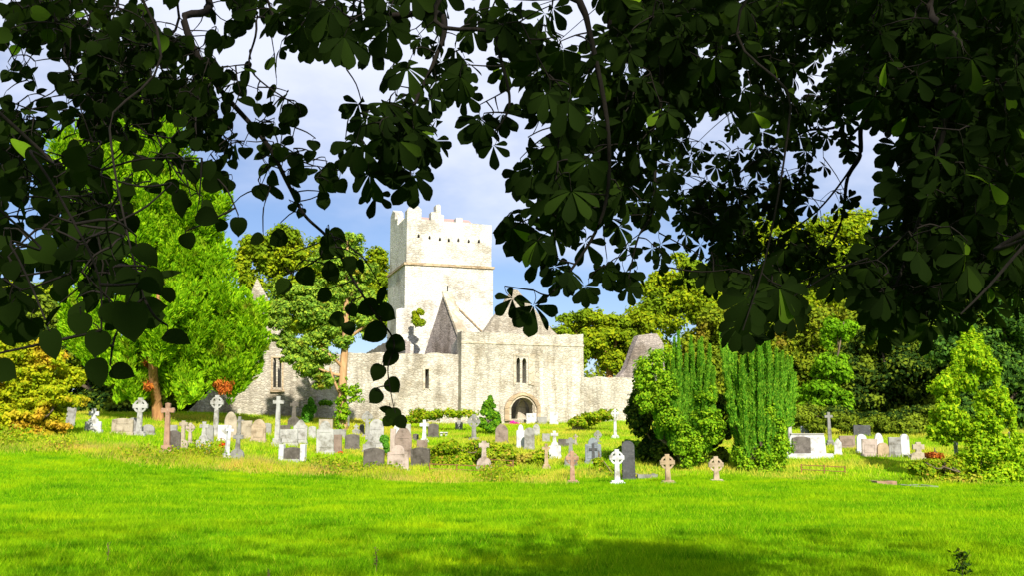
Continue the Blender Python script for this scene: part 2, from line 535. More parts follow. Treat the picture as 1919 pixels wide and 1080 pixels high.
# pointed doorway surround
def band(name, outer, inner, v0, v1, mat, parent=abbey):
    o = [front(x, y, 0) for x, y in outer]; i = [front(x, y, 0) for x, y in inner]
    return bm_link(name, prism(o + i[::-1], v0, v1), mat, parent)
dw = band('doorway', arch(945, 1012, 764, 736, 790), arch(953, 1005, 766, 742, 790), -0.22, 0.06, M_TRIM)
o2 = band('inner_arch', arch(952.5, 1005.5, 766, 741.5, 790), arch(957.5, 1001.5, 766, 746, 790), -0.08, 0.25, M_PALE, dw)
pier = prism([front(x, y, 1.6) for x, y in ((969, 790), (972, 762), (976, 748), (981, 748), (985, 762), (986, 790))], 1.6, 2.1)  # added pale wedge, its shape stands in for sunlit wall inside
bm_link('doorway_sunlit_wedge', pier, M_PALE, dw)
wf = band('window', [(962, 724), (962, 664), (1001, 664), (1001, 724)], [(966.5, 721), (966.5, 668), (990, 668), (990, 721)], -0.07, 0.12, M_PALE)
bm_link('mullion', prism([front(x, y, 0.3) for x, y in ((974.6, 720), (974.6, 672), (978.4, 672), (978.4, 720))], 0.24, 0.62), M_PALE, wf)
# remnants of pale lime plaster on the gatehouse front
M_LIME = masonry_mat('lime_plaster', (0.46, 0.43, 0.37), (0.42, 0.385, 0.32), (0.49, 0.455, 0.385), (2.5, 2.5, 4.0), 0.75)
for (x0, x1, y0, y1) in ((999, 1017, 662, 786), (1026, 1043, 668, 792), (1055, 1063, 664, 784), (1071, 1087, 660, 790), (881, 897, 664, 700)):
    L_, R_ = [], []
    for f in np.linspace(0, 1, 9):
        yy_ = y0 + (y1 - y0) * f
        L_.append(front(x0 + random.uniform(-2, 2), yy_, 0)); R_.append(front(x1 + random.uniform(-2, 2), yy_, 0))
    bm_link('plaster_patch', prism(L_ + R_[::-1], -0.022, 0.02), M_LIME, abbey)
# projecting cap course of the block
ca, cb = front(864, 640, 0), front(1094, 645, 0)
bm_link('string_course', prism([(ca[0], ca[1] - 0.16), (ca[0], ca[1]), (cb[0], ca[1]), (cb[0], ca[1] - 0.16)], -0.06, 0.02), M_PALE, abbey)

# long wall behind the pine
slot = [(796.5, 729), (796.5, 693), (803.5, 693), (803.5, 729)]
wall_front('church_wall', M_WALL, [(555, 668), (600, 668), (655, 661), (700, 662), (760, 663), (864, 664)], 0.9, 1.2, holes_px=[slot], amp=0.08)
def band2(name, outer, inner, v0, v1, v, mat, parent=abbey):
    o = [front(x, y, v) for x, y in outer]; i = [front(x, y, v) for x, y in inner]
    return bm_link(name, prism(o + i[::-1], v0, v1), mat, parent)
band2('window', [(792, 733), (792, 690), (808, 690), (808, 733)], [(796.4, 730), (796.4, 692.8), (803.6, 692.8), (803.6, 730)], 0.82, 1.0, 0.9, M_PALE)
# left gable with its two-light window
lw1 = arch(512, 517.5, 678, 672, 727, 4); lw2 = arch(520.5, 527, 678, 672, 727, 4)
wall_front('gable_wall', M_GABLE, [(326, 800), (345, 778), (396, 728), (432, 700), (446, 640), (466, 560), (482, 521), (496, 548), (520, 600), (545, 640), (560, 672), (580, 716), (592, 742)], -0.4, 1.3, holes_px=[lw1, lw2], amp=0.1)
wl = band2('window', [(508, 732), (508, 669), (531, 669), (531, 732)], [(511, 728), (511, 671.5), (528, 671.5), (528, 728)], -0.5, -0.3, -0.4, M_TRIM)
bm_link('mullion', prism([front(x, y, -0.4) for x, y in ((517.6, 728), (517.6, 671), (520.4, 671), (520.4, 728))], -0.25, 0.1), M_TRIM, wl)
bm_link('window_sill', prism([front(x, y, -0.4) for x, y in ((506, 736), (506, 731.5), (533, 731.5), (533, 736))], -0.6, -0.3), M_TRIM, wl)
# blocking wall inside so that the lights look into shade
bm_link('inner_wall', prism([(front(440, 700, 5)[0], 0.5), (front(440, 650, 5)[0], front(440, 650, 5)[1]), (front(640, 650, 5)[0], front(640, 665, 5)[1]), (front(640, 650, 5)[0], 0.5)], 5.0, 6.0), M_GABLE, abbey)
# steep gable that closes the range, seen from its shaded side; shade also put into darker stone
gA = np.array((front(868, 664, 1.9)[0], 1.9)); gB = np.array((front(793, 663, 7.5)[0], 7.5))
gd = gB - gA; gl_ = float(np.linalg.norm(gd)); ga = math.atan2(gd[1], gd[0])
MG = Matrix.Translation((gA[0], gA[1], 0)) @ Matrix.Rotation(ga, 4, 'Z')
def gz_(px, py, f):
    q = AO + U * (gA[0] + gd[0] * f) + VD * (gA[1] + gd[1] * f)
    d = ray(px, py); return float(CAM[2] + d[2] * np.linalg.norm((q - CAM)[:2]) / np.linalg.norm(d[:2]))
zn, zp, zf = gz_(868, 664, 0), gz_(829, 553, 0.5), gz_(793, 663, 1)
zb_ = min(zn, zf)
bm_link('gable', prism(rough_top([(0, zb_), (gl_ * 0.5, zp), (gl_, zb_)], 0.5, 0.05) + [(gl_, 0.5), (0, 0.5)], -0.75, 0, matrix=MG), M_OLD_SHADED, abbey)
bm_link('gable_coping', prism([(-0.15, zb_ + 0.05), (gl_ * 0.5, zp), (gl_ * 0.5, zp + 0.3), (-0.3, zb_ + 0.3)], -0.87, 0.1, matrix=MG), M_PALE, abbey)
# pale wall stub with a shrub on it, and the sloping wall beside it, its shade put into darker stone
sv = 8.8
stub_u0, stub_u1 = front(743, 600, sv)[0], front(776, 600, sv)[0]
wall_front('wall_stub', M_TOWER, [(743, 580), (752, 578), (765, 579), (776, 583)], sv, 0.9, amp=0.1)
wall_flank('sloping_wall', M_OLD_SHADED, [(760, 641), (737, 634), (712, 648), (684, 664)], front(761, 650, 2.2)[0], 0.4, 1.0)
# church gable
wall_front('gable', M_GABLE, [(900, 632), (930, 590), (963, 543), (970, 544), (1008, 588), (1050, 634)], 8.0, 0.9, amp=0.09)
# low wall on the far side and the broken gable beyond it
wall_front('boundary_wall', M_WALL, [(1090, 707), (1130, 707), (1192, 709), (1240, 710)], 0.6, 0.9, amp=0.07)
wall_front('broken_gable', M_OLD_SHADED, [(1156, 712), (1172, 694), (1184, 664), (1197, 629), (1231, 626), (1244, 646), (1244, 662), (1250, 712)], 5.0, 1.0, amp=0.09)

# tower
TV = 10.0
tA, tB = front(763, 400, TV), front(921, 420, TV)
u0, u1 = tA[0], tB[0]
lo, hi = 0.5, 14.0
for _ in range(40):
    mid = (lo + hi) / 2
    q = AO + U * u0 + VD * (TV + mid) + np.array((0, 0, 20))
    if proj(q)[0] > 731: lo = mid
    else: hi = mid
TD = lo
zs = front(763, 493, TV)[1]
tower = None
top_px = [(763, 393), (768, 387), (773, 382), (776, 378.5), (780, 383), (790, 392), (790, 411), (808, 412), (808, 397), (817, 397), (817, 384), (822, 382.5), (826, 385), (826, 401), (832, 404), (832, 415), (855, 416.5), (855, 408), (867, 408), (867, 416.5), (921, 422)]
top = [front(x, y, TV) for x, y in top_px]
for i in range(len(top) - 1):      # keep steps plumb
    if top_px[i][0] == top_px[i + 1][0]: top[i + 1] = (top[i][0], top[i + 1][1])
top[0] = (u0, top[0][1]); top[-1] = (u1, top[-1][1])
upper_holes = []
for hx, hy in ((784.5, 442), (805, 445), (824.5, 448), (841, 450), (859, 450), (878.5, 452), (897.5, 452)):
    upper_holes.append([front(hx + dx, hy + dy, TV) for dx, dy in ((-2.2, 3.6), (-2.2, -0.8), (0, -4.6), (2.2, -0.8), (2.2, 3.6))])
slit = [front(x, y, TV) for x, y in ((836.8, 554), (836.8, 536), (839.2, 536), (839.2, 554))]
bm = prism([(u0, zs)] + top + [(u1, zs)], TV, TV + 0.9, upper_holes)
tw = bm_link('tower', bm, M_TOWER, abbey)
BAT = 0.12
bm_link('tower_shaft', prism([(u0 - BAT, 0.4), (u0 - BAT, zs), (u1 + BAT, zs), (u1 + BAT, 0.4)], TV - BAT, TV + 0.9, [slit]), M_TOWER, tw)
# side and back walls of the tower
ls = [(749.5, 396), (741, 390), (737, 393), (731, 401)]
zl = top[0][1]
vL = [TV + 0.9, TV + 2.2]
left_top = [(TV + 0.9, zl - 0.55), (TV + TD * 0.55, zl - 0.55), (TV + TD * 0.55, zl + 0.15), (TV + TD * 0.72, zl + 0.2), (TV + TD * 0.72, zl + 0.9), (TV + TD * 0.86, zl + 1.35), (TV + TD, zl + 0.9)]
lh = []
for f in (0.3, 0.45, 0.6, 0.75, 0.88):
    c = TV + TD * f; zz = upper_holes[0][0][1]
    lh.append([(c - 0.09, zz), (c - 0.09, zz + 0.2), (c, zz + 0.32), (c + 0.09, zz + 0.2), (c + 0.09, zz)])
bm_link('side_wall', prism([(TV + 0.9, zs)] + left_top + [(TV + TD, zs)], u0, u0 + 0.8, lh, matrix=SWAP), M_TOWER, tw)
sl = flank(742, 545, u0)[1]
bm_link('side_wall', prism([(TV + 0.9, 0.4), (TV + 0.9, zs), (TV + TD, zs), (TV + TD, 0.4)], u0 - BAT, u0 + 0.8, [[(TV + TD * 0.6, sl - 0.5), (TV + TD * 0.6, sl + 0.5), (TV + TD * 0.6 + 0.2, sl + 0.5), (TV + TD * 0.6 + 0.2, sl - 0.5)]], matrix=SWAP), M_TOWER, tw)
zr = top[-1][1]
bm_link('side_wall', prism([(TV + 0.9, 0.4), (TV + 0.9, zr), (TV + TD, zr), (TV + TD, 0.4)], u1 - 0.8, u1, matrix=SWAP), M_TOWER, tw)
bm_link('back_wall', prism([(u0 + 0.8, 0.4), (u0 + 0.8, zr), (u1 - 0.8, zr), (u1 - 0.8, 0.4)], TV + TD - 0.8, TV + TD), M_TOWER, tw)
# raking weather mould left by a lost roof
wm = [front(x, y, TV - BAT) for x, y in ((838, 556), (906, 624), (906, 627), (838, 559.5))]
bm_link('weather_mould', prism(wm, TV - BAT - 0.12, TV - BAT + 0.02), M_TRIM, tw)
# string course right round
bm = bmesh.new()
e = 0.24
bm_box(bm, u0 - e, u1 + e, TV - e, TV - BAT + 0.1, zs - 0.16, zs + 0.05)
bm_box(bm, u0 - e, u0 - BAT + 0.1, TV - BAT + 0.1, TV + TD, zs - 0.16, zs + 0.05)
bm_link('string_course', bm, M_TRIM, tw)
rf = bmesh.new()
ry0, ry1 = TV + 1.6, TV + TD - 1.0
za = front(820, 403.5, TV + 2.2)[1]
vv = [rf.verts.new(p) for p in ((u0 + 1.0, ry0, za - 1.0), (u1 - 1.0, ry0, za - 1.0), (u1 - 1.0, (ry0 + ry1) / 2, za + 0.15), (u0 + 1.0, (ry0 + ry1) / 2, za + 0.15), (u0 + 1.0, ry1, za - 1.0), (u1 - 1.0, ry1, za - 1.0))]
for f in ((0, 1, 2, 3), (3, 2, 5, 4), (0, 3, 4), (1, 5, 2), (0, 4, 5, 1)): rf.faces.new([vv[i] for i in f])
bm_link('roof', rf, M_TILE, tw)

# ------------------------------------------------------------------ gravestones
def outl_slab(kind, w, h):
    a = w / 2
    if kind == 'flat': return [(-a, 0), (-a, h), (a, h), (a, 0)]
    if kind == 'seg':
        r = [(-a, 0), (-a, h * 0.9)]
        for i in range(1, 8): r.append((-a + w * i / 8, h * 0.9 + h * 0.1 * math.sin(math.pi * i / 8)))
        return r + [(a, h * 0.9), (a, 0)]
    if kind == 'round':
        s = max(h - a, h * 0.45); r = [(-a, 0), (-a, s)]
        for i in range(1, 12):
            t = math.pi * i / 12; r.append((-a * math.cos(t), s + (h - s) * math.sin(t)))
        return r + [(a, s), (a, 0)]
    if kind == 'gothic':
        s = h * 0.66; r = [(-a, 0), (-a, s)]
        for i in range(1, 6): t = i / 6; r.append((-a + a * t ** 1.35, s + (h - s) * math.sin(t * math.pi / 2) ** 1.0))
        r.append((0, h)); r += [(-x, z) for x, z in reversed(r[2:-1])]
        return r + [(a, s), (a, 0)]
    if kind == 'shoulder':
        s = h * 0.72; b = a * 0.62; r = [(-a, 0), (-a, s), (-a * 0.86, s + h * 0.03), (-b, s + h * 0.03)]
        for i in range(0, 9):
            t = math.pi * i / 8; r.append((-b * math.cos(t), s + h * 0.05 + (h * 0.95 - s) * math.sin(t)))
        return r + [(b, s + h * 0.03), (a * 0.86, s + h * 0.03), (a, s), (a, 0)]
    if kind == 'ogee':
        s = h * 0.74; r = [(-a, 0), (-a, s)]
        for i in range(1, 10):
            t = i / 10; r.append((-a + a * t, s + (h - s) * (t * t * (3 - 2 * t))))
        r.append((0, h)); r += [(-x, z) for x, z in reversed(r[2:-1])]
        return r + [(a, s), (a, 0)]
    if kind == 'point':
        return [(-a, 0), (-a, h * 0.8), (-a * 0.55, h * 0.84), (0, h), (a * 0.55, h * 0.84), (a, h * 0.8), (a, 0)]
    if kind == 'broken':
        return [(-a, 0), (-a * 0.9, h * 0.93), (-a * 0.3, h), (a * 0.1, h * 0.9), (a * 0.5, h * 0.97), (a, h * 0.82), (a * 0.9, 0)]
    return [(-a, 0), (-a, h), (a, h), (a, 0)]

def cross_outline(w, h, z0, head_at, sw, flare=1.0, tip=0.0):
    """tapered shaft from z0 to h with arms of span w centred at head_at"""
    a = w / 2; s = sw / 2; b = s * 1.45
    af = s * flare
    r = [(-b, z0), (-s, head_at - s)]
    r += [(-a, head_at - af), (-a - tip, head_at), (-a, head_at + af), (-s, head_at + s)]
    r += [(-af, h), (0, h + tip), (af, h), (s, head_at + s)]
    r += [(a, head_at + af), (a + tip, head_at), (a, head_at - af), (s, head_at - s), (b, z0)]
    return r

def ring_geo(ro, ri, y0, y1, zc, n=28):
    bm = bmesh.new()
    R = []
    for i in range(n):
        t = 2 * math.pi * i / n; c, s = math.cos(t), math.sin(t)
        R.append([bm.verts.new((r * c, y, zc + r * s)) for r, y in ((ro, y0), (ro, y1), (ri, y1), (ri, y0))])
    for i in range(n):
        a, b = R[i], R[(i + 1) % n]
        for k in range(4): bm.faces.new((a[k], a[(k + 1) % 4], b[(k + 1) % 4], b[k]))
    bmesh.ops.recalc_face_normals(bm, faces=bm.faces)
    return bm

def plinth(root, mat, w, d, h, steps=1):
    bm = bmesh.new()
    for i in range(steps):
        f = 1 - 0.22 * i
        bm_box(bm, -w / 2 * f, w / 2 * f, -d / 2 * f, d / 2 * f, (-0.25 if i == 0 else h * i / steps - 0.002), h * (i + 1) / steps)
    return bm_link('plinth', bm, mat, root, 0.012)

def grave(typ, px, py, wpx, hpx, col, label, yaw=0.0, tilt=0.0, sub=None, group=None):
    p = on_ground(px, py)
    k = (p[1] * CP + (p[2] - 1.6) * SP) / F
    w, h = wpx * k, hpx * k
    mat = stone_mat(col)
    th = min(max(0.14, w * 0.18), 0.26)
    rz = math.radians(yaw)
    cat = 'gravestone' if typ in ('flat', 'seg', 'round', 'gothic', 'shoulder', 'ogee', 'point', 'broken') else 'cross'
    name = {'gravestone': 'headstone', 'cross': {'celtic': 'celtic_cross', 'latin': 'stone_cross', 'trefoil': 'stone_cross', 'hump': 'cross_headstone', 'slabcross': 'cross_headstone'}.get(typ, 'cross')}[cat]
    root = thing(name, label, cat, tuple(p), rz, group)
    if tilt: root.rotation_euler[1] = math.radians(tilt)
    if cat == 'gravestone':
        bm_link('slab', prism(outl_slab(typ, w, h), -th / 2, th / 2), mat, root, 0.012)
        plinth(root, stone_mat(sub or col), w * 1.1, th * 2.0, min(0.12, h * 0.12))
        # a recessed inscription panel frame on the larger stones
        if wpx >= 26 and col not in ('dark', 'black'):
            fr = prism([(-w * 0.36, h * 0.2), (-w * 0.36, h * 0.68), (w * 0.36, h * 0.68), (w * 0.36, h * 0.2)], -th / 2 - 0.018, -th / 2 + 0.01,
                       [[(-w * 0.32, h * 0.23), (-w * 0.32, h * 0.65), (w * 0.32, h * 0.65), (w * 0.32, h * 0.23)]])
            bm_link('panel_frame', fr, mat, root)
    elif typ == 'celtic':
        hd = h - w * 0.56
        ph = h * 0.1
        sw = w * 0.27
        bm_link('cross_shaft', prism(cross_outline(w * 1.0, h, ph - 0.02, hd, sw, 1.15), -th / 2, th / 2), mat, root, 0.012)
        bm_link('ring', ring_geo(w * 0.455, w * 0.335, -th * 0.36, th * 0.36, hd), mat, root)
        plinth(root, mat, w * 1.0, max(th * 2.2, w * 0.55), ph, 2)
    elif typ in ('latin', 'trefoil'):
        hd = h - w * 0.5
        ph = h * 0.16
        sw = w * 0.3
        bm_link('cross_shaft', prism(cross_outline(w * 0.92, h, ph - 0.02, hd, sw, 1.25 if typ == 'trefoil' else 1.0, w * 0.05 if typ == 'trefoil' else 0), -th / 2, th / 2), mat, root, 0.012)
        plinth(root, mat, w * 0.9, max(th * 2.2, w * 0.5), ph, 2)
    elif typ == 'hump':           # cross rising from a domed stone
        hb = h * 0.42
        o = outl_slab('round', w, hb)
        bm_link('base_stone', prism(o, -th * 0.7, th * 0.7), mat, root, 0.012)
        cw = w * 0.72
        bm_link('cross_shaft', prism(cross_outline(cw, h, hb * 0.9, h - cw * 0.42, cw * 0.36, 1.25), -th / 2, th / 2), mat, root, 0.012)
        bm_link('ring', ring_geo(cw * 0.36, cw * 0.26, -th * 0.36, th * 0.36, h - cw * 0.42), mat, root)
        plinth(root, mat, w * 1.12, th * 2.2, 0.1)
    elif typ == 'slabcross':      # shouldered slab that ends in a cross
        hb = h * 0.62
        bm_link('slab', prism(outl_slab('shoulder', w, hb), -th / 2, th / 2), mat, root, 0.012)
        cw = w * 0.62
        bm_link('cross_head', prism(cross_outline(cw, h, hb * 0.92, h - cw * 0.5, cw * 0.36, 1.2), -th * 0.4, th * 0.4), mat, root, 0.01)
        plinth(root, mat, w * 1.12, th * 2.2, min(0.14, h * 0.12))
    return root

GR = 'old headstones and crosses scattered over the graveyard'
graves = [
 ('broken', 131, 800, 17, 48, 'grey', 'broken grey upright stone beside the yellow bush at the far end', 20, 3),
 ('slabcross', 174, 812, 30, 45, 'white', 'bright white cross headstone alone in front of dark undergrowth', 0, 0),
 ('seg', 229, 815, 39, 30, 'beige', 'broad beige slab with curved top before the dark undergrowth', 0, 0),
 ('seg', 249, 812, 18, 28, 'grey', 'narrow grey slab half hidden behind the tall pale ring cross', 0, 0),
 ('celtic', 260, 817, 28, 70, 'pale', 'tall pale ring cross standing between two low slabs', 0, 0),
 ('round', 277, 815, 24, 18, 'grey', 'low grey slab just past the tall pale ring cross', 0, 0),
 ('trefoil', 312, 851, 26, 93, 'red', 'tall reddish stone cross beside a dark brown slab', 0, 0),
 ('flat', 322, 834, 18, 36, 'grey', 'plain grey slab standing behind the dark slab by the reddish cross', 0, 0),
 ('seg', 325, 850, 24, 42, 'dark', 'small dark brown slab at the foot of the reddish cross', 8, 0),
 ('hump', 341, 850, 22, 60, 'beige', 'beige ring cross on a wide stone, next to the small dark slab', 0, 0),
 ('celtic', 356, 832, 17, 38, 'pink', 'small pinkish ring cross between beige cross stone and grey slab', 0, 0),
 ('slabcross', 380, 856, 27, 64, 'pale', 'pale grey tapered slab with a cross top near the red wreath', 0, 0),
 ('celtic', 403, 822, 25, 80, 'pale', 'tallest pale ring cross against the gable wall', 0, 0),
 ('flat', 418, 828, 20, 30, 'white', 'whitish slab behind the leaning white cross', 0, 0),
 ('latin', 424, 861, 17, 62, 'white', 'slim white cross with a red wreath beside it', 35, 4),
 ('hump', 444, 864, 25, 51, 'midgrey', 'dark grey ring cross on a domed stone in the front row', 0, 0),
 ('gothic', 432, 823, 23, 50, 'beige', 'beige pointed slab under the dead orange foliage', 0, 0),
 ('latin', 448, 819, 17, 37, 'midgrey', 'plain dark grey cross between two beige slabs', 0, 0),
 ('flat', 462, 824, 20, 34, 'beige', 'square beige slab left of the peach pointed slab', 0, 0),
 ('gothic', 484, 829, 27, 42, 'peach', 'peach coloured slab with stepped pointed top by the wall', 0, 0),
 ('latin', 519, 838, 22, 94, 'pale', 'very tall slender pale cross on a stepped base under the two-light window', 0, 0),
 ('flat', 540, 836, 36, 30, 'pale', 'broad pale tomb slab beside the very tall slender cross', 0, 0),
 ('hump', 550, 803, 22, 50, 'dark', 'dark openwork ring cross by the abbey wall, next to a green cypress', 0, 0),
 ('flat', 534, 808, 20, 10, 'dark', 'low dark slab under the dark openwork cross', 0, 0),
 ('ogee', 562, 834, 26, 46, 'pale', 'pale grey slab with curved pointed top beside green cypress', 0, 0),
 ('shoulder', 609, 852, 32, 62, 'pale', 'large pale slab with rounded shoulders in front of pine trunk', 0, 0),
 ('flat', 632, 850, 17, 34, 'brown', 'plain brown slab touching the large shouldered pale slab', 0, 0),
 ('seg', 660, 843, 27, 28, 'dark', 'dark slab with curved top right of the pine trunk', 4, 0),
 ('flat', 637, 822, 23, 16, 'grey', 'low grey block behind the brown slab by the pine', 0, 0),
 ('slabcross', 667, 816, 14, 20, 'grey', 'tiny grey cross stone behind the dark curved slab by the pine', 0, 0),
 ('celtic', 688, 820, 21, 48, 'grey', 'grey ring cross with open head left of the large rounded slab', 0, 0),
 ('round', 705, 843, 27, 56, 'pale', 'large pale slab with rounded head behind the front dark slab', 0, 0),
 ('slabcross', 692, 849, 24, 34, 'grey', 'grey cross stone directly above the large dark front slab', 0, 0),
 ('seg', 700, 885, 39, 44, 'dark', 'largest dark slab in the front row, beside the pink rounded stone', 0, 0),
 ('shoulder', 746, 886, 40, 50, 'pink', 'pale pink rounded slab in the front row between two dark slabs', 0, 0),
 ('gothic', 755, 862, 32, 60, 'brown', 'brown pointed slab rising behind the pink rounded slab', 0, 0),
 ('slabcross', 743, 824, 18, 40, 'white', 'whitish cross stone behind the brown pointed slab', 0, 0),
 ('seg', 788, 876, 37, 36, 'dark', 'dark slab with curved top next to the bramble mound', -18, 0),
 ('latin', 795, 830, 19, 42, 'white', 'white cross with short arms behind the dark slab by the brambles', 0, 0),
 ('flat', 791, 843, 20, 17, 'brown', 'small brown slab at the foot of the white short armed cross', 0, 0),
 ('seg', 812, 821, 20, 26, 'dark', 'small dark slab just past the white short armed cross', -10, 0),
 ('flat', 736, 853, 10, 48, 'pink', 'tall narrow pinkish slab edging the brown pointed slab', 0, 0),
 ('flat', 764, 816, 12, 20, 'pale', 'small pale slab showing past the shoulder of the brown pointed slab', 0, 0),
 ('seg', 779, 826, 11, 12, 'dark', 'tiny dark stone between brown pointed slab and white short armed cross', 0, 0),
 ('round', 678, 816, 9, 20, 'dark', 'little dark oval stone beside the grey ring cross with open head', 0, 0),
 ('flat', 610, 815, 26, 28, 'beige', 'beige slab standing behind the large shouldered pale slab', 0, 0),
 ('seg', 500, 816, 16, 22, 'grey', 'small grey slab between the peach slab and the very tall cross', 0, 0),
 ('round', 392, 832, 15, 34, 'grey', 'narrow grey slab behind the tapered slab with a cross top', 0, 0),
 ('flat', 1085, 808, 26, 9, 'pink', 'low pinkish kerb stones on the golden slope below the gatehouse', 0, 0),
 ('flat', 1056, 838, 20, 14, 'dark', 'dark flat topped slab left of the dark mossy cross', 0, 0),
 ('seg', 585, 822, 14, 22, 'pale', 'small pale slab between the green cypress bush and the shouldered slab', 0, 0),
 ('shoulder', 860, 806, 14, 18, 'grey', 'small grey slab on the bank left of the round green shrub', 0, 0),
 ('gothic', 1005, 818, 13, 22, 'pale', 'small pale pointed slab above the grey leaning slab', 0, 0),
 ('round', 648, 800, 13, 22, 'grey', 'small grey rounded stone beside the ivy at the pine foot', 0, 0),
 ('celtic', 888, 826, 24, 48, 'midgrey', 'grey weathered ring cross left of the round green shrub', 0, 0),
 ('gothic', 940, 832, 24, 36, 'brown', 'purplish brown pointed slab right of the round green shrub', 0, 0),
 ('shoulder', 976, 840, 16, 43, 'white', 'narrow white slab with domed head below the pointed doorway', 0, 0),
 ('round', 992, 843, 19, 40, 'grey', 'grey slab leaning close to the narrow white slab below the doorway', -8, 0),
 ('hump', 907, 880, 27, 52, 'pink', 'small pinkish cross on a domed stone inside the rusty railing', 0, 0),
 ('flat', 996, 795, 19, 19, 'white', 'square white slab at the foot of the pointed doorway', 0, 0),
 ('flat', 1016, 796, 18, 14, 'grey', 'low grey block right of the pointed doorway', 0, 0),
 ('flat', 1038, 796, 15, 22, 'white', 'narrow white slab leaning at the base of the gatehouse wall', 0, 0),
 ('slabcross', 1040, 861, 23, 52, 'white', 'brightest white slab with cross top in the middle of the yard', 0, 0),
 ('flat', 1023, 829, 14, 15, 'grey', 'small square grey stone above the brightest white slab', 0, 0),
 ('latin', 1024, 879, 17, 46, 'tan', 'thin sandy cross between brambles and the brightest white slab', 0, 0),
 ('hump', 1070, 876, 24, 54, 'midgrey', 'dark mossy cross stone behind the brownish front ring cross', 0, 0),
 ('celtic', 1073, 907, 25, 60, 'red', 'brownish front ring cross, first of the four along the lawn edge', 0, 0),
 ('shoulder', 1112, 870, 30, 48, 'blue', 'blue grey slab carrying a dark cross in relief', 0, 0),
 ('celtic', 1120, 830, 15, 22, 'midgrey', 'small grey ring cross peeping over the blue grey slab', 0, 0),
 ('celtic', 1157, 908, 28, 64, 'white', 'whitest ring cross on a stepped base at the lawn edge', 0, 0),
 ('latin', 1175, 901, 20, 26, 'orange', 'small orange wooden cross beside the whitest ring cross', 0, 0),
 ('round', 1179, 902, 24, 74, 'black', 'tall monument, its shade put into black stone, behind the small orange cross', 0, 0),  # black stone colour stands in for the yew's shade
 ('celtic', 1153, 822, 15, 54, 'white', 'slender pale cross on a rise left of the ivy covered yew', 0, 0),
 ('latin', 1079, 835, 9, 20, 'pink', 'tiny pink cross on the golden slope below the gatehouse', 0, 0),
 ('celtic', 1252, 907, 28, 54, 'tan', 'sandy brown ring cross in front of the ivy covered yew', 0, 0),
 ('celtic', 1343, 904, 28, 47, 'peach', 'pinkish beige ring cross in front of the gap between the yews', 0, 0),
 ('latin', 1556, 836, 16, 62, 'midgrey', 'dark grey plain cross rising beside the white family tomb', 0, 0),
 ('flat', 1509, 816, 16, 16, 'blue', 'small blue grey slab behind the white family tomb', 0, 0),
 ('ogee', 1571, 853, 13, 30, 'white', 'small white pointed stone at the end of the family tomb', -20, 0),
 ('celtic', 1518, 794, 9, 28, 'pale', 'tiny pale ring cross near the clipped hedge', 0, 0),
 ('flat', 1615, 818, 32, 20, 'black', 'black slab in deep shade in front of the clipped hedge', 0, 0),  # deep shade put into the slab's colour
 ('flat', 1588, 840, 30, 22, 'brown', 'low brown tomb in shade before the clipped hedge', 0, 0),
 ('round', 1615, 850, 18, 35, 'white', 'white round topped slab at the start of the pale row', 0, 0),
 ('flat', 1630, 856, 28, 32, 'pink', 'square pinkish slab in the pale row on the right-hand lawn', 0, 0),
 ('gothic', 1648, 846, 16, 33, 'white', 'white pointed slab between the pinkish and tan slabs', 0, 0),
 ('round', 1655, 857, 22, 26, 'tan', 'low tan slab with rounded top in the pale row', 0, 0),
 ('flat', 1679, 857, 26, 36, 'grey', 'square grey slab beside a white round topped stone', 0, 0),
 ('round', 1697, 857, 16, 42, 'white', 'white domed slab closing the pale row', 0, 0),
 ('hump', 1722, 862, 30, 32, 'beige', 'squat beige carved stone beside the orange shrub', 0, 0),
 ('trefoil', 1795, 888, 24, 68, 'pale', 'pale cross seen edge on beside the bright young tree', 55, -6),
 ('trefoil', 1899, 876, 24, 64, 'pink', 'pale pink cross behind the bright young tree, near the frame edge', 0, 0),
]
for g_ in graves:
    grave(*g_[:7], yaw=g_[7] + random.uniform(-5, 5), tilt=g_[8] + random.uniform(-1.2, 1.2), group=GR)

# dark relief cross on the blue grey slab is its own small piece of stone
for o in [o for o in COL.objects if o.get('label') == 'blue grey slab carrying a dark cross in relief']:
    sl_ = [c for c in o.children if c.name.startswith('slab')][0]
    zs_ = max(v.co.z for v in sl_.data.vertices); yb = min(v.co.y for v in sl_.data.vertices); wx = max(v.co.x for v in sl_.data.vertices)
    bm_link('relief_cross', prism(cross_outline(wx * 1.05, zs_ * 0.78, 0.12, zs_ * 0.55, wx * 0.3), yb - 0.04, yb + 0.02), stone_mat('black'), o, 0.006)

# family tomb of white marble with a dark panel
p = on_ground(1508, 858); k = p[1] / F
t = thing('family_tomb', 'white marble family tomb with a large dark panel and swept ends', 'tomb', tuple(p))
out = [(-40 * k, 0), (-40 * k, 14 * k), (-34 * k, 17 * k), (-29 * k, 26 * k), (-25 * k, 36 * k), (-22 * k, 41 * k), (38 * k, 41 * k), (40 * k, 36 * k), (42 * k, 0)]
bm_link('back_wall', prism(out, 0.1, 0.35), stone_mat('white'), t, 0.015)
bm_link('inscription_panel', prism(outl_slab('seg', 33 * k, 31 * k), -0.05, 0.12, matrix=Matrix.Translation((-5 * k, 0, 7 * k))), stone_mat('dark'), t, 0.01)
b = bmesh.new(); bm_box(b, -41 * k, 43 * k, -0.9, 0.1, -0.3, 7 * k); bm_link('kerb', b, stone_mat('white'), t, 0.015)
b = bmesh.new(); bm_box(b, -22.5 * k, 39 * k, 0.06, 0.39, 41 * k, 43.5 * k); bm_link('coping', b, stone_mat('pale'), t, 0.015)
p = on_ground(1494, 855, 40); k = p[1] / F
t = thing('stone_cross', 'pale carved cross leaning against the yew side of the white family tomb', 'cross', (p[0], p[1] + 1.2, p[2]))
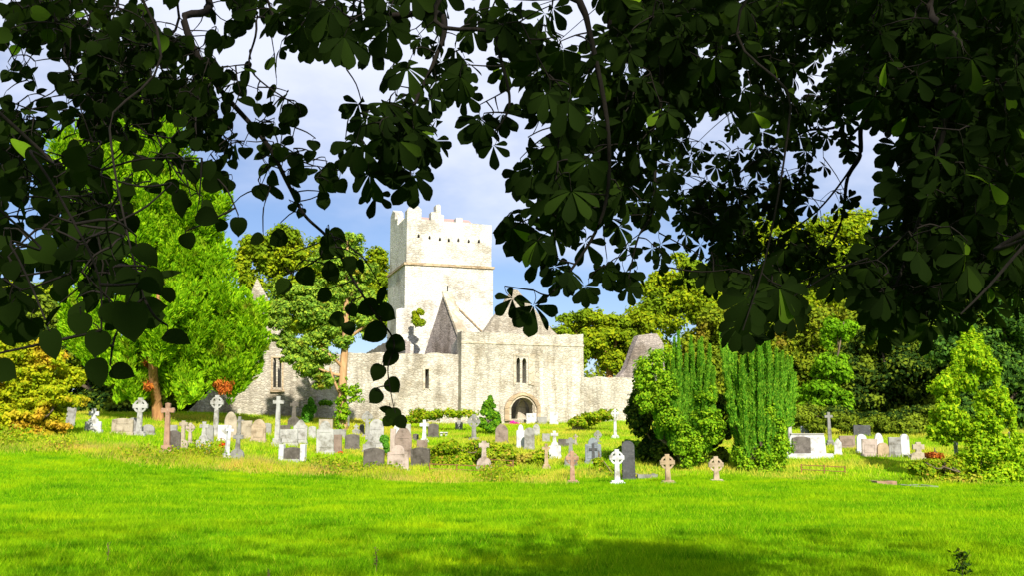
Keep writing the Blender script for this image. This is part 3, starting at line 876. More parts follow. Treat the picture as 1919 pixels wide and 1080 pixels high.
bm_link('cross_shaft', prism(cross_outline(14 * k, 72 * k, 0.0, 62 * k, 6 * k, 1.3), -0.1, 0.1), stone_mat('pale'), t, 0.01)
plinth(t, stone_mat('pale'), 16 * k, 0.5, 8 * k, 2)
# slab framed by two white piers
p = on_ground(548, 866); k = p[1] / F
t = thing('framed_tomb', 'dark slab set between two white piers in the front row', 'tomb', tuple(p), math.radians(-4))
bm_link('slab', prism(outl_slab('seg', 30 * k, 26 * k), -0.1, 0.1), stone_mat('dark'), t, 0.01)
for s in (-1, 1):
    bm_link('pier', prism(outl_slab('flat', 9 * k, 31 * k), -0.16, 0.16, matrix=Matrix.Translation((s * 20 * k, -0.02, 0))), stone_mat('white'), t, 0.015)
b = bmesh.new(); bm_box(b, -15 * k, 15 * k, -0.2, 0.2, -0.2, 4 * k); bm_link('plinth', b, stone_mat('pale'), t, 0.01)
# little table tomb, ledger stones
p = on_ground(832, 819); k = p[1] / F
t = thing('table_tomb', 'little white table tomb above the bramble mound', 'tomb', tuple(p))
b = bmesh.new(); bm_box(b, -7 * k, 7 * k, -0.3, 0.3, 6 * k, 8 * k); bm_link('table_slab', b, stone_mat('white'), t)
for s in (-1, 1):
    b = bmesh.new(); bm_box(b, s * 4.5 * k - 0.06, s * 4.5 * k + 0.06, -0.2, 0.2, -0.1, 6 * k); bm_link('leg', b, stone_mat('white'), t)
for (px, py, w, d, col, lab) in ((1208, 893, 36, 1.0, 'midgrey', 'low dark kerbed tomb in the shade under the ivy covered yew'), (1720, 915, 44, 0.8, 'grey', 'flat grey kerb stones in the grass before the yellow bush'), (1650, 906, 36, 0.7, 'red', 'reddish grave kerb sunk in the right-hand grass')):
    p = on_ground(px, py); k = p[1] / F
    t = thing('kerbed_grave', lab, 'grave', tuple(p))
    bm_link('kerb', prism([(-w / 2 * k, -d), (-w / 2 * k, d), (w / 2 * k, d), (w / 2 * k, -d)], -0.1, 0.09, [[(-w / 2 * k + 0.12, -d + 0.12), (-w / 2 * k + 0.12, d - 0.12), (w / 2 * k - 0.12, d - 0.12), (w / 2 * k - 0.12, -d + 0.12)]], matrix=Matrix(((1, 0, 0, 0), (0, 0, 1, 0), (0, 1, 0, 0), (0, 0, 0, 1)))), stone_mat(col), t)
    b = bmesh.new(); bm_box(b, -w / 2 * k + 0.1, w / 2 * k - 0.1, -d + 0.1, d - 0.1, -0.1, 0.03); bm_link('ledger', b, stone_mat(col), t)

# rusty railings
M_RUST = plain_mat('rusty_iron', (0.2, 0.075, 0.03), 0.85, 0.2)
def railing(pts_px, label, hpx=15):
    ps = [on_ground(*q) for q in pts_px]
    c = np.mean(ps, axis=0)
    t = thing('iron_railing', label, 'railing', tuple(c))
    k = c[1] / F; hh = hpx * k
    for a, b_ in zip(ps[:-1], ps[1:]):
        for f in (1.0, 0.45):
            G = Geo(); G.add(*tube([a - c + (0, 0, hh * f), (a + b_) / 2 - c + (0, 0, hh * f - 0.01), b_ - c + (0, 0, hh * f)], 0.018, 6)); G.link('rail', M_RUST, t)
    for q in ps:
        G = Geo(); G.add(*tube([q - c - (0, 0, 0.2), q - c + (0, 0, hh * 0.5), q - c + (0, 0, hh + 0.04)], 0.024, 6)); G.link('post', M_RUST, t)
railing([(805, 886), (856, 888), (908, 890), (958, 890)], 'rusty low railing in front of the bramble mound and pinkish cross')
railing([(958, 890), (962, 880), (900, 876)], 'short return of rusty railing behind the pinkish domed cross')
railing([(1502, 888), (1545, 890), (1584, 892)], 'old iron railing in the grass below the white family tomb')

# flowers and wreaths
def flowers(px, py, rpx, col, label, name='flower_bunch', n=90, hz=0.6):
    p = on_ground(px, py); k = p[1] / F; r = rpx * k
    c = rng.normal(size=(n, 3)); c = unit(c) * (rng.random((n, 1)) ** 0.4) * r; c[:, 2] = np.abs(c[:, 2]) * hz + 0.05
    c[:, 1] *= 0.7
    V, Fc = cards(c, rdir(n), rdir(n), r * 0.5, r * 0.45)
    t = thing(name, label, 'flowers', tuple(p))
    link('blossom', mesh_np('blossom', V, Fc), foliage_mat('petal_' + label[:8], [(0, tuple(x * 0.8 for x in col)), (1, col)], 0.2), t)
    c2 = c * np.array((0.9, 0.9, 0.6)) + (0, 0, -0.03)
    V, Fc = cards(c2[:40], rdir(40) + (0, 0, 0.8), rdir(40), r * 0.6, r * 0.2)
    link('leafage', mesh_np('leafage', V, Fc), M_F['shrub'], t)
M_F = {}
M_F['shrub'] = foliage_mat('leaf_shrub', [(0, (0.04, 0.14, 0.01)), (0.5, (0.09, 0.24, 0.012)), (1, (0.2, 0.36, 0.015))])
flowers(964, 797, 9, (0.75, 0.02, 0.35), 'magenta flowers on the golden grass left of the doorway')
flowers(638, 852, 5, (0.65, 0.06, 0.02), 'red flowers at the foot of the plain brown slab')
flowers(600, 869, 4, (0.6, 0.08, 0.2), 'small pink flowers in the grass before the framed dark slab')
flowers(342, 853, 8, (0.7, 0.7, 0.65), 'white flowers at the foot of the beige ring cross')
flowers(1535, 855, 10, (0.6, 0.55, 0.4), 'cream flowers on the kerb of the white family tomb', hz=0.3)
p = on_ground(414, 848); k = p[1] / F
t = thing('grave_wreath', 'round wire wreath with red flowers next to slim white cross', 'wreath', tuple(p))
ring_pts = [(0.0 + 9 * k * math.cos(a), 0, 14 * k + 11 * k * math.sin(a)) for a in np.linspace(0, 2 * math.pi, 25)]
G = Geo(); G.add(*tube(ring_pts, 0.012, 5)); G.add(*tube([(0, 0, 26 * k), (0, 0, 12 * k), (0, 0, -0.1)], 0.014, 5)); G.link('wire_frame', M_RUST, t)
n = 60; c = rng.normal(size=(n, 3)) * (4 * k, 0.05, 2.2 * k) + (0, -0.02, 12 * k)
V, Fc = cards(c, rdir(n), rdir(n), 0.1, 0.09); link('blossom', mesh_np('blossom', V, Fc), foliage_mat('petal_red', [(0, (0.5, 0.04, 0.01)), (1, (0.75, 0.1, 0.02))], 0.2), t)

# ------------------------------------------------------------------ trees
M_F.update({
 'cypress': foliage_mat('leaf_cypress', [(0, (0.10, 0.25, 0.006)), (0.4, (0.19, 0.40, 0.008)), (1, (0.34, 0.52, 0.012))], 0.4, (0.22, 0.24, 0.02), 0.9, (0.6, 0.72)),
 'autumn': foliage_mat('leaf_autumn', [(0, (0.20, 0.30, 0.01)), (0.5, (0.36, 0.42, 0.012)), (1, (0.50, 0.48, 0.015))], 0.45, (0.54, 0.34, 0.03), 0.7, (0.48, 0.64)),
 'pine': foliage_mat('leaf_pine', [(0, (0.08, 0.18, 0.02)), (0.5, (0.19, 0.33, 0.035)), (1, (0.36, 0.46, 0.04))], 0.35, (0.24, 0.18, 0.02), 1.2, (0.6, 0.7)),
 'yellow': foliage_mat('leaf_yellowgreen', [(0, (0.10, 0.18, 0.008)), (0.5, (0.22, 0.30, 0.010)), (1, (0.36, 0.39, 0.012))], 0.35, (0.14, 0.22, 0.01), 0.3, (0.5, 0.62)),
 'olive': foliage_mat('leaf_olive', [(0, (0.07, 0.12, 0.01)), (0.5, (0.15, 0.21, 0.012)), (1, (0.26, 0.30, 0.015))], 0.3, (0.22, 0.15, 0.02), 0.25, (0.55, 0.7)),
 'bright': foliage_mat('leaf_bright', [(0, (0.08, 0.2, 0.008)), (0.5, (0.14, 0.32, 0.01)), (1, (0.24, 0.42, 0.015))], 0.4),
 'dark': foliage_mat('leaf_dark', [(0, (0.014, 0.035, 0.008)), (0.6, (0.03, 0.065, 0.010)), (1, (0.15, 0.2, 0.014))], 0.25, (0.17, 0.23, 0.014), 0.35, (0.52, 0.64)),  # near-black stops put shade into the right-hand trees
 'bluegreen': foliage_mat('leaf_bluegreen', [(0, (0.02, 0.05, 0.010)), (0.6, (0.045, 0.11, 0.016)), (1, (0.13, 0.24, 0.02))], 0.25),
 'yew': foliage_mat('leaf_yew', [(0, (0.05, 0.18, 0.012)), (0.5, (0.13, 0.34, 0.02)), (1, (0.28, 0.46, 0.03))], 0.35),
 'ivy': foliage_mat('leaf_ivy', [(0, (0.08, 0.2, 0.008)), (0.5, (0.16, 0.32, 0.01)), (1, (0.28, 0.4, 0.015))], 0.3),
 'bramble': foliage_mat('leaf_bramble', [(0, (0.09, 0.19, 0.008)), (0.5, (0.22, 0.34, 0.01)), (0.88, (0.36, 0.40, 0.015)), (1, (0.42, 0.26, 0.05))], 0.4, (0.42, 0.34, 0.06), 0.8, (0.6, 0.7)),
 'dead': foliage_mat('leaf_dead', [(0, (0.2, 0.04, 0.01)), (0.6, (0.36, 0.09, 0.015)), (1, (0.5, 0.2, 0.03))], 0.2),
 'hedge': foliage_mat('leaf_hedge', [(0, (0.05, 0.09, 0.008)), (1, (0.17, 0.22, 0.014))], 0.25),
 'juniper': foliage_mat('leaf_juniper', [(0, (0.06, 0.2, 0.02)), (1, (0.14, 0.36, 0.03))], 0.3),
})
M_F['ash'] = foliage_mat('leaf_ash', [(0, (0.11, 0.25, 0.008)), (0.5, (0.22, 0.40, 0.01)), (1, (0.42, 0.52, 0.015))], 0.4)
M_BARK = bark_mat('bark_grey', (0.06, 0.045, 0.03), (0.16, 0.12, 0.08))
M_BARK_RED = bark_mat('bark_red', (0.2, 0.09, 0.035), (0.38, 0.2, 0.08), 9)
M_BARK_PINE = bark_mat('bark_pine', (0.24, 0.13, 0.06), (0.45, 0.28, 0.14), 8)

def lobe_w(l, Y):
    px, py, rx, ry = l[:4]; dy = l[4] if len(l) > 4 else 0.0
    c = P(px, py, Y + dy); k = (Y + dy) / F
    return c, np.array((rx * k, min(rx, max(ry, rx * 0.8)) * k * 0.9, ry * k))

def leaf_clumps(c, r, nclump, rc, nleaf, ls, aspect=0.6, up=0.35, flat=0.8, hang=0.0):
    d = rdir(nclump)
    rad = 0.72 + 0.3 * rng.random((nclump, 1))
    inner = rng.random(nclump) < 0.18
    rad[inner] *= 0.6
    cc = c + d * r * rad
    crad = rc * (0.6 + 0.8 * rng.random(nclump))
    q = rdir(nclump * nleaf) * (rng.random((nclump * nleaf, 1)) ** 0.45)
    C = np.repeat(cc, nleaf, 0) + q * np.repeat(crad, nleaf)[:, None] * np.array((1, 1, flat))
    nm = unit(q * 1.0 + np.repeat(d, nleaf, 0) * 0.5 + rng.normal(size=q.shape) * 0.45 + np.array((0, 0, up)))
    ax = np.cross(nm, rdir(len(nm))) + np.array((0, 0, -hang))
    L = ls * (0.7 + 0.6 * rng.random(len(nm)))
    return cards(C, ax, nm, L, L * aspect)

def sublobes(lw, rmin=0.55, lo=0.3, hi=0.5, m=11):
    out = []
    for c, r in lw:
        if min(r[0], r[2]) < rmin: out.append((c, r)); continue
        k = m if r[0] > 1.2 else 7
        d = rdir(k)
        for i in range(k):
            f = lo + (hi - lo) * rng.random()
            out.append((c + d[i] * r * (0.66 + 0.24 * rng.random()), r * f * np.array((1.1, 1.1, 0.9))))
    return out

def broad_tree(name, label, Y, lobes, mat, ls=0.3, rc=0.9, dens=1.0, nleaf=70, base=None, trunk=0.3, bark=None, group=None, cat='tree', flat=0.8, limbs=True, crown_name='crown', hang=0.0):
    lw = [lobe_w(l, Y) for l in lobes]
    xm = np.average([c[0] for c, r in lw], weights=[r[0] for c, r in lw]) if base is None else P(base, 700, Y)[0]
    root = np.array((xm, Y, float(ground(xm, Y))))
    t = thing(name, label, cat, tuple(root), 0, group)
    G = Geo()
    for c, r in sublobes(lw, rc * 1.1):
        area = 4 * math.pi * r[0] * r[2]
        q = min(rc, 0.5 * r[0])
        n = max(2, int(0.8 * dens * area / (q * q * 1.3)))
        G.add(*leaf_clumps(c - root, r, n, q, max(10, int(nleaf * (q / rc) ** 1.4)), ls, flat=flat, hang=hang))
    G.link(crown_name, mat, t)
    topz = max(c[2] for c, r in lw); lowz = min(c[2] - r[2] for c, r in lw)
    if trunk:
        G = Geo()
        tz = max(lowz + 0.35 * (topz - lowz), root[2] + 0.8)
        pts = [root + (0, 0, -0.3), root + (0.1 * trunk, 0, (tz - root[2]) * 0.5), np.array((xm + 0.4 * trunk, Y, tz))]
        pp = smooth_path(pts, 4)
        G.add(*tube(pp - root, np.linspace(trunk * 1.25, trunk * 0.75, len(pp)), 9))
        G.link('trunk', bark or M_BARK, t)
        if limbs:
            G = Geo()
            for c, r in lw:
                mid = (pts[-1] + c) / 2 + rng.normal(size=3) * 0.25 + (0, 0, -0.3)
                pp = smooth_path([pts[-1] - (0, 0, 0.4 * random.random()), mid, c + (0, 0, r[2] * 0.5)], 4)
                G.add(*tube(pp - root, np.linspace(trunk * 0.5, 0.04, len(pp)), 6))
            G.link('limb_framework', bark or M_BARK, t)
    return t, root

# --- trees behind the abbey and round the yard
broad_tree('broadleaf_tree', 'yellow green spreading tree rising behind the pine, left of the tower', 108, [(478, 500, 40, 55), (500, 470, 40, 40), (545, 470, 45, 45), (560, 530, 65, 60), (620, 500, 55, 55), (660, 540, 60, 60), (690, 510, 35, 45), (705, 560, 48, 55), (725, 595, 38, 35), (600, 590, 80, 50)], M_F['yellow'], 0.42, 1.2, 1.0, 60, trunk=0.6)
broad_tree('broadleaf_tree', 'yellow green tree with bare orange limbs between gatehouse and broken gable', 100, [(1070, 622, 36, 30), (1108, 608, 44, 28), (1150, 622, 46, 28), (1200, 620, 45, 34), (1075, 662, 36, 38), (1125, 655, 48, 38), (1172, 668, 40, 30), (1100, 600, 10, 22), (1215, 660, 40, 40)], M_F['yellow'], 0.4, 1.0, 1.0, 60, trunk=0.4, bark=M_BARK_RED)
broad_tree('oak_tree', 'wide golden green oak right of the tower, behind the yews', 114, [(1272, 512, 42, 30), (1245, 548, 48, 36), (1295, 560, 75, 50), (1350, 590, 80, 50), (1240, 592, 60, 36), (1330, 530, 48, 40), (1400, 590, 60, 50)], M_F['yellow'], 0.45, 1.25, 1.0, 60, trunk=0.7)
broad_tree('oak_tree', 'tallest golden oak, seen through the hanging chestnut leaves', 120, [(1568, 440, 72, 48), (1600, 480, 50, 45), (1540, 500, 90, 60), (1480, 520, 80, 60), (1595, 545, 60, 50), (1430, 560, 60, 60), (1500, 590, 90, 50), (1440, 455, 60, 50)], M_F['yellow'], 0.48, 1.35, 0.95, 60, trunk=0.8)
broad_tree('beech_tree', 'olive brown tree between the right yew and the shaded dark trees', 98, [(1530, 640, 70, 60), (1470, 655, 60, 60), (1545, 705, 60, 50), (1610, 610, 55, 50), (1480, 730, 60, 50), (1400, 660, 60, 60)], M_F['olive'], 0.4, 1.1, 1.0, 60, trunk=0.5)
broad_tree('beech_tree', 'olive green tree catching the sun above the broad shaded dark tree', 90, [(1640, 640, 60, 44), (1700, 650, 50, 36), (1590, 665, 40, 40), (1740, 655, 40, 30), (1660, 610, 60, 40)], M_F['olive'], 0.38, 1.0, 1.0, 60, trunk=0.4)
broad_tree('beech_tree', 'olive green tree filling the gap behind the two upright yews', 88, [(1320, 640, 44, 50), (1350, 640, 55, 60), (1410, 650, 50, 60), (1320, 725, 50, 60), (1370, 730, 60, 60), (1440, 740, 50, 50)], M_F['olive'], 0.38, 1.0, 1.0, 60, trunk=0.4)
broad_tree('maple_tree', 'bright light green maple standing before the olive brown tree', 76, [(1570, 645, 26, 42), (1582, 615, 22, 22), (1558, 690, 30, 34), (1540, 740, 40, 30), (1575, 745, 24, 30), (1520, 760, 30, 22)], M_F['bright'], 0.3, 0.65, 1.0, 50, trunk=0.2)
broad_tree('evergreen_tree', 'broad tree with shade put into its dark leaves, over the shaded right-hand graves', 82, [(1650, 670, 65, 60), (1715, 690, 70, 65), (1640, 735, 70, 45), (1735, 740, 60, 50), (1690, 620, 70, 60), (1600, 700, 45, 60), (1660, 775, 60, 25)], M_F['dark'], 0.36, 1.0, 1.1, 70, trunk=0.5)  # dark leaf colour stands in for shade over this tree mass
broad_tree('evergreen_tree', 'tall blue green evergreen behind the bright young tree at the frame edge', 72, [(1885, 640, 60, 75), (1845, 700, 55, 70), (1905, 740, 50, 70), (1800, 640, 60, 60), (1840, 780, 60, 50), (1930, 660, 60, 80)], M_F['bluegreen'], 0.34, 0.95, 1.1, 70, trunk=0.5)
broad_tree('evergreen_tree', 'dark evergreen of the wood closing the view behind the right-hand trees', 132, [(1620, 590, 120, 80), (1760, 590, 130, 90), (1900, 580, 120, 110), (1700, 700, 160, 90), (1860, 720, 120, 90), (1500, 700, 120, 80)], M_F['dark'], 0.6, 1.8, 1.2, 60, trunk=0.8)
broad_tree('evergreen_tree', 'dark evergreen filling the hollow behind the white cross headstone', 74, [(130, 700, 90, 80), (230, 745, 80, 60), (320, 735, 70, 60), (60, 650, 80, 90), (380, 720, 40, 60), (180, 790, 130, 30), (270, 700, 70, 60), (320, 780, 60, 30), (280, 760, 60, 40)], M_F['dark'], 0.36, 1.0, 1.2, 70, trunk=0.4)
broad_tree('broadleaf_tree', 'yellow green tree far off behind the autumn coloured bush', 96, [(30, 590, 70, 55), (95, 560, 50, 45), (-20, 540, 60, 60), (110, 620, 50, 50)], M_F['yellow'], 0.4, 1.1, 1.0, 60, trunk=0.4)
broad_tree('evergreen_tree', 'dark clipped hedge of the wood, low behind the abbey ruin', 125, [(700, 740, 200, 80), (1000, 730, 200, 90), (1250, 720, 160, 90), (420, 740, 200, 90)], M_F['olive'], 0.6, 1.8, 0.9, 50, trunk=0)

# --- autumn bush at the far left
broad_tree('autumn_tree', 'low yellow and orange tree spilling onto the lawn', 45, [(20, 690, 70, 50), (85, 705, 60, 45), (60, 655, 50, 30), (110, 745, 48, 30), (30, 745, 80, 45), (-30, 760, 70, 70), (60, 790, 60, 40), (20, 815, 60, 30), (95, 800, 30, 26)], M_F['autumn'], 0.17, 0.5, 1.15, 70, trunk=0.12, flat=0.4)

# --- young bright tree on the right
ash = [(1822, 692, 28, 36), (1850, 720, 34, 36), (1790, 728, 36, 36), (1868, 768, 34, 36), (1776, 780, 40, 30), (1826, 780, 46, 40), (1878, 815, 36, 36), (1796, 830, 48, 36), (1850, 850, 54, 36), (1762, 812, 26, 16), (1890, 860, 34, 36), (1826, 888, 50, 26), (1876, 896, 44, 22), (1845, 905, 50, 14)]
for _x, _y, _h in ((1808, 652, 26), (1822, 645, 30), (1838, 655, 26), (1852, 676, 22), (1790, 684, 24), (1778, 716, 22), (1868, 712, 22), (1884, 750, 22), (1762, 752, 20), (1748, 790, 18), (1898, 790, 22), (1830, 662, 30), (1800, 668, 26), (1745, 812, 10)): ash.append((_x, _y + _h * 0.1, 5.5, _h * 1.35))
yt, yroot = broad_tree('young_ash_tree', 'bright young leafy tree standing in the sun at the frame edge', 42, ash, M_F['ash'], 0.15, 0.27, 0.75, 34, trunk=0.09, hang=0.35, limbs=False)

# --- the conifer with plumes
def plume_tree(name, label, Y, lobes, mat, base_px, trunk, bark, Lx=0.32, Wx=0.1, dens=110):
    lw = [lobe_w(l, Y) for l in lobes]
    xb = P(base_px, 750, Y)[0]
    root = np.array((xb, Y, float(ground(xb, Y))))
    t = thing(name, label, 'tree', tuple(root))
    G = Geo()
    for c, r in sublobes(lw, 0.5, 0.32, 0.52, 17):
        # sub-plumes on the lobe
        area = 4 * math.pi * r[0] * r[2]
        ns = max(4, int(area / 0.8))
        d = rdir(ns)
        sc = c + d * r * (0.75 + 0.25 * rng.random((ns, 1)))
        nl = dens
        f = rng.random(ns * nl)
        ang = rng.random(ns * nl) * 2 * math.pi
        w = 0.36 * np.sin(np.pi * np.clip(f * 0.85 + 0.12, 0, 1)) * (0.5 + 0.5 * rng.random(ns * nl))
        axis = unit(d * np.array((0.75, 0.75, 0.3)) + np.array((0, 0, 0.95)))
        A = np.repeat(axis, nl, 0)
        s1 = unit(np.cross(A, np.array((0.3, 1, 0.2)))); s2 = np.cross(A, s1)
        rad = s1 * np.cos(ang)[:, None] + s2 * np.sin(ang)[:, None]
        C = np.repeat(sc, nl, 0) + A * ((f - 0.35) * 1.25)[:, None] + rad * w[:, None]
        ax = unit(A + rad * 0.45 + rng.normal(size=A.shape) * 0.25)
        nm = unit(rad + rng.normal(size=A.shape) * 0.5)
        L = Lx * (0.6 + 0.6 * rng.random(len(C)))
        G.add(*cards(C - root, ax, nm, L, Wx * (0.7 + 0.6 * rng.random(len(C)))))
    G.link('crown', mat, t)
    return t, root, lw
ct, croot, clw = plume_tree('cypress_tree', 'huge bright green conifer with plumed foliage left of the abbey', 58,
    [(378, 560, 74, 122), (430, 645, 54, 80), (462, 655, 22, 40), (345, 520, 60, 90), (360, 440, 48, 70), (300, 380, 100, 80), (255, 300, 110, 70), (200, 350, 75, 90), (200, 625, 62, 75), (160, 590, 40, 55), (232, 690, 42, 40), (330, 690, 42, 42), (350, 610, 62, 80), (425, 675, 55, 40), (250, 480, 100, 110), (392, 400, 28, 45), (345, 728, 34, 20, -1.5), (300, 590, 40, 60, -2.6), (240, 735, 34, 18, -1), (310, 650, 26, 30, -2.6), (140, 300, 40, 50), (270, 220, 80, 60)], M_F['cypress'], 300, 0.6, M_BARK_RED)
def add_trunk(t, root, pts_px, Y, radii_px, bark, name='trunk', sides=10):
    pts = np.array([P(x, y, Y + (q[0] if q else 0)) for x, y, *q in pts_px])
    pp = smooth_path(pts, 5)
    rr = np.interp(np.linspace(0, 1, len(pp)), np.linspace(0, 1, len(radii_px)), radii_px) * Y / F
    G = Geo(); G.add(*tube(pp - root, rr, sides)); return G.link(name, bark, t, True)
add_trunk(ct, croot, [(300, 825), (294, 760), (287, 700, -1.5), (290, 650, -2.4), (298, 600, -2.0), (300, 450), (290, 300)], 58, [13, 10, 8, 8, 7, 5, 2], M_BARK_RED)
for q in ([(300, 560), (280, 500, -1), (275, 430, -2)],):
    add_trunk(ct, croot, q, 58, [6, 4, 2], M_BARK_RED, 'limb', 6)
c, r = lobe_w((418, 722, 16, 16), 57.2)
G = Geo(); G.add(*leaf_clumps(c - croot, r, 14, 0.3, 60, 0.25, 0.3, hang=0.8)); G.link('dead_foliage', M_F['dead'], ct)
c, r = lobe_w((281, 690, 6, 42), 56.6)
G = Geo(); G.add(*leaf_clumps(c - croot, r, 8, 0.25, 50, 0.22, 0.3, hang=0.8)); G.link('dead_foliage', M_F['dead'], ct)

# --- Scots pine with bare trunk
pt, proot = broad_tree('pine_tree', 'tall pine with bare orange trunk in front of the church wall', 63, [(650, 455, 32, 26), (622, 488, 40, 28), (668, 505, 36, 28), (560, 560, 46, 26), (600, 580, 50, 28), (538, 590, 34, 24), (662, 560, 44, 28), (702, 570, 30, 20), (620, 630, 44, 22), (562, 645, 30, 20), (590, 682, 40, 24), (612, 712, 30, 14), (692, 602, 32, 22), (700, 625, 22, 12), (580, 615, 36, 20), (640, 530, 40, 26), (560, 675, 20, 16), (640, 600, 30, 20), (522, 604, 24, 20), (530, 634, 20, 16), (518, 575, 22, 18), (545, 545, 28, 20), (590, 545, 30, 20), (545, 668, 18, 14)], M_F['pine'], 0.2, 0.42, 0.85, 80, base=640, trunk=0)
add_trunk(pt, proot, [(640, 815), (641, 770), (643, 700), (647, 640), (648, 600), (650, 520), (652, 450)], 63, [13, 9, 7.5, 6.5, 6, 4, 2], M_BARK_PINE)
for q in ([(643, 690), (625, 672, -0.5), (604, 655, -0.8)], [(647, 640), (680, 615, -0.5), (700, 600, -0.5)], [(648, 610), (600, 585, -0.6), (556, 565, -0.6)], [(644, 705), (618, 700, -0.4), (590, 688, -0.6)], [(650, 560), (668, 540, -0.4), (672, 510)], [(641, 745), (628, 720, -0.3), (618, 690, -0.6)]):
    add_trunk(pt, proot, q, 63, [3.6, 2.6, 1.4], M_BARK_PINE, 'limb', 6)
# ivy climbing the pine's foot
c1, r1 = lobe_w((642, 765, 13, 45), 62.6)
G = Geo(); G.add(*leaf_clumps(c1 - proot, r1, 40, 0.22, 45, 0.15, 0.8)); c1, r1 = lobe_w((668, 740, 12, 18), 62.6); G.add(*leaf_clumps(c1 - proot, r1, 12, 0.25, 45, 0.15, 0.8)); G.link('ivy', M_F['ivy'], pt)

# --- Irish yews
def irish_yew(label, Y, cols, base_px):
    xb = P(base_px, 800, Y)[0]
    root = np.array((xb, Y, float(ground(xb, Y))))
    t = thing('irish_yew', label, 'yew tree', tuple(root), 0, 'upright yews beside the lawn')
    G = Geo(); T = Geo()
    for (px, pyt, pyb, rpx, dy) in cols:
        tip = P(px, pyt, Y + dy); bot = P(px + (base_px - px) * 0.22, pyb, Y + dy * 0.7)
        k = Y / F; R = rpx * k
        L = np.linalg.norm(tip - bot)
        n = int(L * R * 3600)
        f = rng.random(n) ** 0.9
        ang = rng.random(n) * 2 * math.pi
        prof = np.minimum(1, (1 - f) * 2.3 + 0.04) * (0.7 + 0.3 * np.sin(f * 23 + px) * 0.6)
        # several parallel shoots make each column ribbed
        rib = 0.75 + 0.25 * np.cos(ang * 5 + px)
        rr = R * prof * rib * (0.75 + 0.3 * rng.random(n))
        A = unit(tip - bot)
        C = bot + (tip - bot) * f[:, None] + np.stack([np.cos(ang) * rr, np.sin(ang) * rr, np.zeros(n)], -1)
        rad = np.stack([np.cos(ang), np.sin(ang), np.zeros(n)], -1)
        ax = unit(A + rad * 0.5 + rng.normal(size=(n, 3)) * 0.3)
        G.add(*cards(C - root, ax, unit(rad + rng.normal(size=(n, 3)) * 0.4), 0.17 * (0.6 + 0.7 * rng.random(n)), 0.07))
        T.add(*tube(np.array([root + (0, 0, -0.2), (root + bot) / 2 + (0, 0, 0.2), bot, bot + (tip - bot) * 0.7]) - root, [0.12, 0.09, 0.07, 0.02], 6))
    G.link('crown', M_F['yew'], t); T.link('trunk', M_BARK, t)
    return t, root
cols_r = []
for px, top in ((1366, 690), (1376, 668), (1388, 650), (1400, 636), (1410, 624), (1421, 618), (1432, 622), (1443, 630), (1453, 640), (1464, 646), (1474, 660), (1484, 678), (1490, 700)):
    for d in range(2):
        cols_r.append((px + random.uniform(-3, 3), top + random.uniform(-12, 20) + d * 26, random.uniform(820, 870) if 1375 < px < 1480 else 800, random.uniform(12, 17), random.uniform(-1.4, 0.4) - d * 0.4 + abs(px - 1428) * 0.012))
for px, top in ((1350, 620), (1358, 612), (1368, 618)): cols_r.append((px, top, 740, 9, 2.4))
yr, yrr = irish_yew('large fluted upright yew right of the dark gap, ivy round its foot', 44, cols_r, 1428)
cols_l = []
for px, top in ((1222, 690), (1236, 668), (1250, 650), (1262, 638), (1272, 630), (1284, 648), (1296, 640), (1308, 626), (1318, 634), (1328, 650), (1336, 672)):
    for d in range(2):
        cols_l.append((px + random.uniform(-3, 3), top + random.uniform(-14, 20) + d * 30, random.uniform(800, 850), random.uniform(11, 15), random.uniform(-1.0, 0.6) - d * 0.3))
yl, ylr = irish_yew('upright yew left of the dark gap, half smothered in bright ivy', 44.5, cols_l, 1288)
def ivy_on(t, root, Y, lobes, n, ls=0.13, mat='ivy'):
    G = Geo()
    for l in lobes:
        c, r = lobe_w(l, Y); m = max(4, int(n * l[2] * l[3] / 900))
        G.add(*leaf_clumps(c - root, r, m, 0.26, 46, ls, 0.85))
    G.link('ivy', M_F[mat], t)
ivy_on(yl, ylr, 43.4, [(1222, 700, 32, 36), (1244, 732, 26, 30), (1238, 668, 20, 14), (1264, 785, 30, 24), (1325, 785, 24, 22), (1338, 808, 18, 24), (1290, 830, 30, 26), (1300, 870, 20, 26), (1325, 740, 16, 22), (1210, 740, 18, 40)], 36, 0.11)
ivy_on(yr, yrr, 43.3, [(1458, 810, 16, 22), (1468, 838, 16, 24), (1432, 850, 18, 22), (1395, 876, 18, 18), (1420, 890, 24, 12), (1452, 872, 22, 22), (1388, 850, 10, 22), (1440, 770, 10, 20)], 40, 0.1)
# dark foliage standing in for shade at the yew's left and in the gap
broad_tree('shade_foliage', 'dark foliage standing in for shade at the left side of the ivy covered yew', 46.5, [(1215, 790, 32, 60), (1240, 840, 36, 50), (1190, 770, 22, 24), (1205, 720, 16, 40), (1235, 880, 30, 22), (1320, 860, 36, 40), (1350, 820, 20, 70)], M_F['dark'], 0.18, 0.4, 1.3, 60, trunk=0.1, cat='shrub')

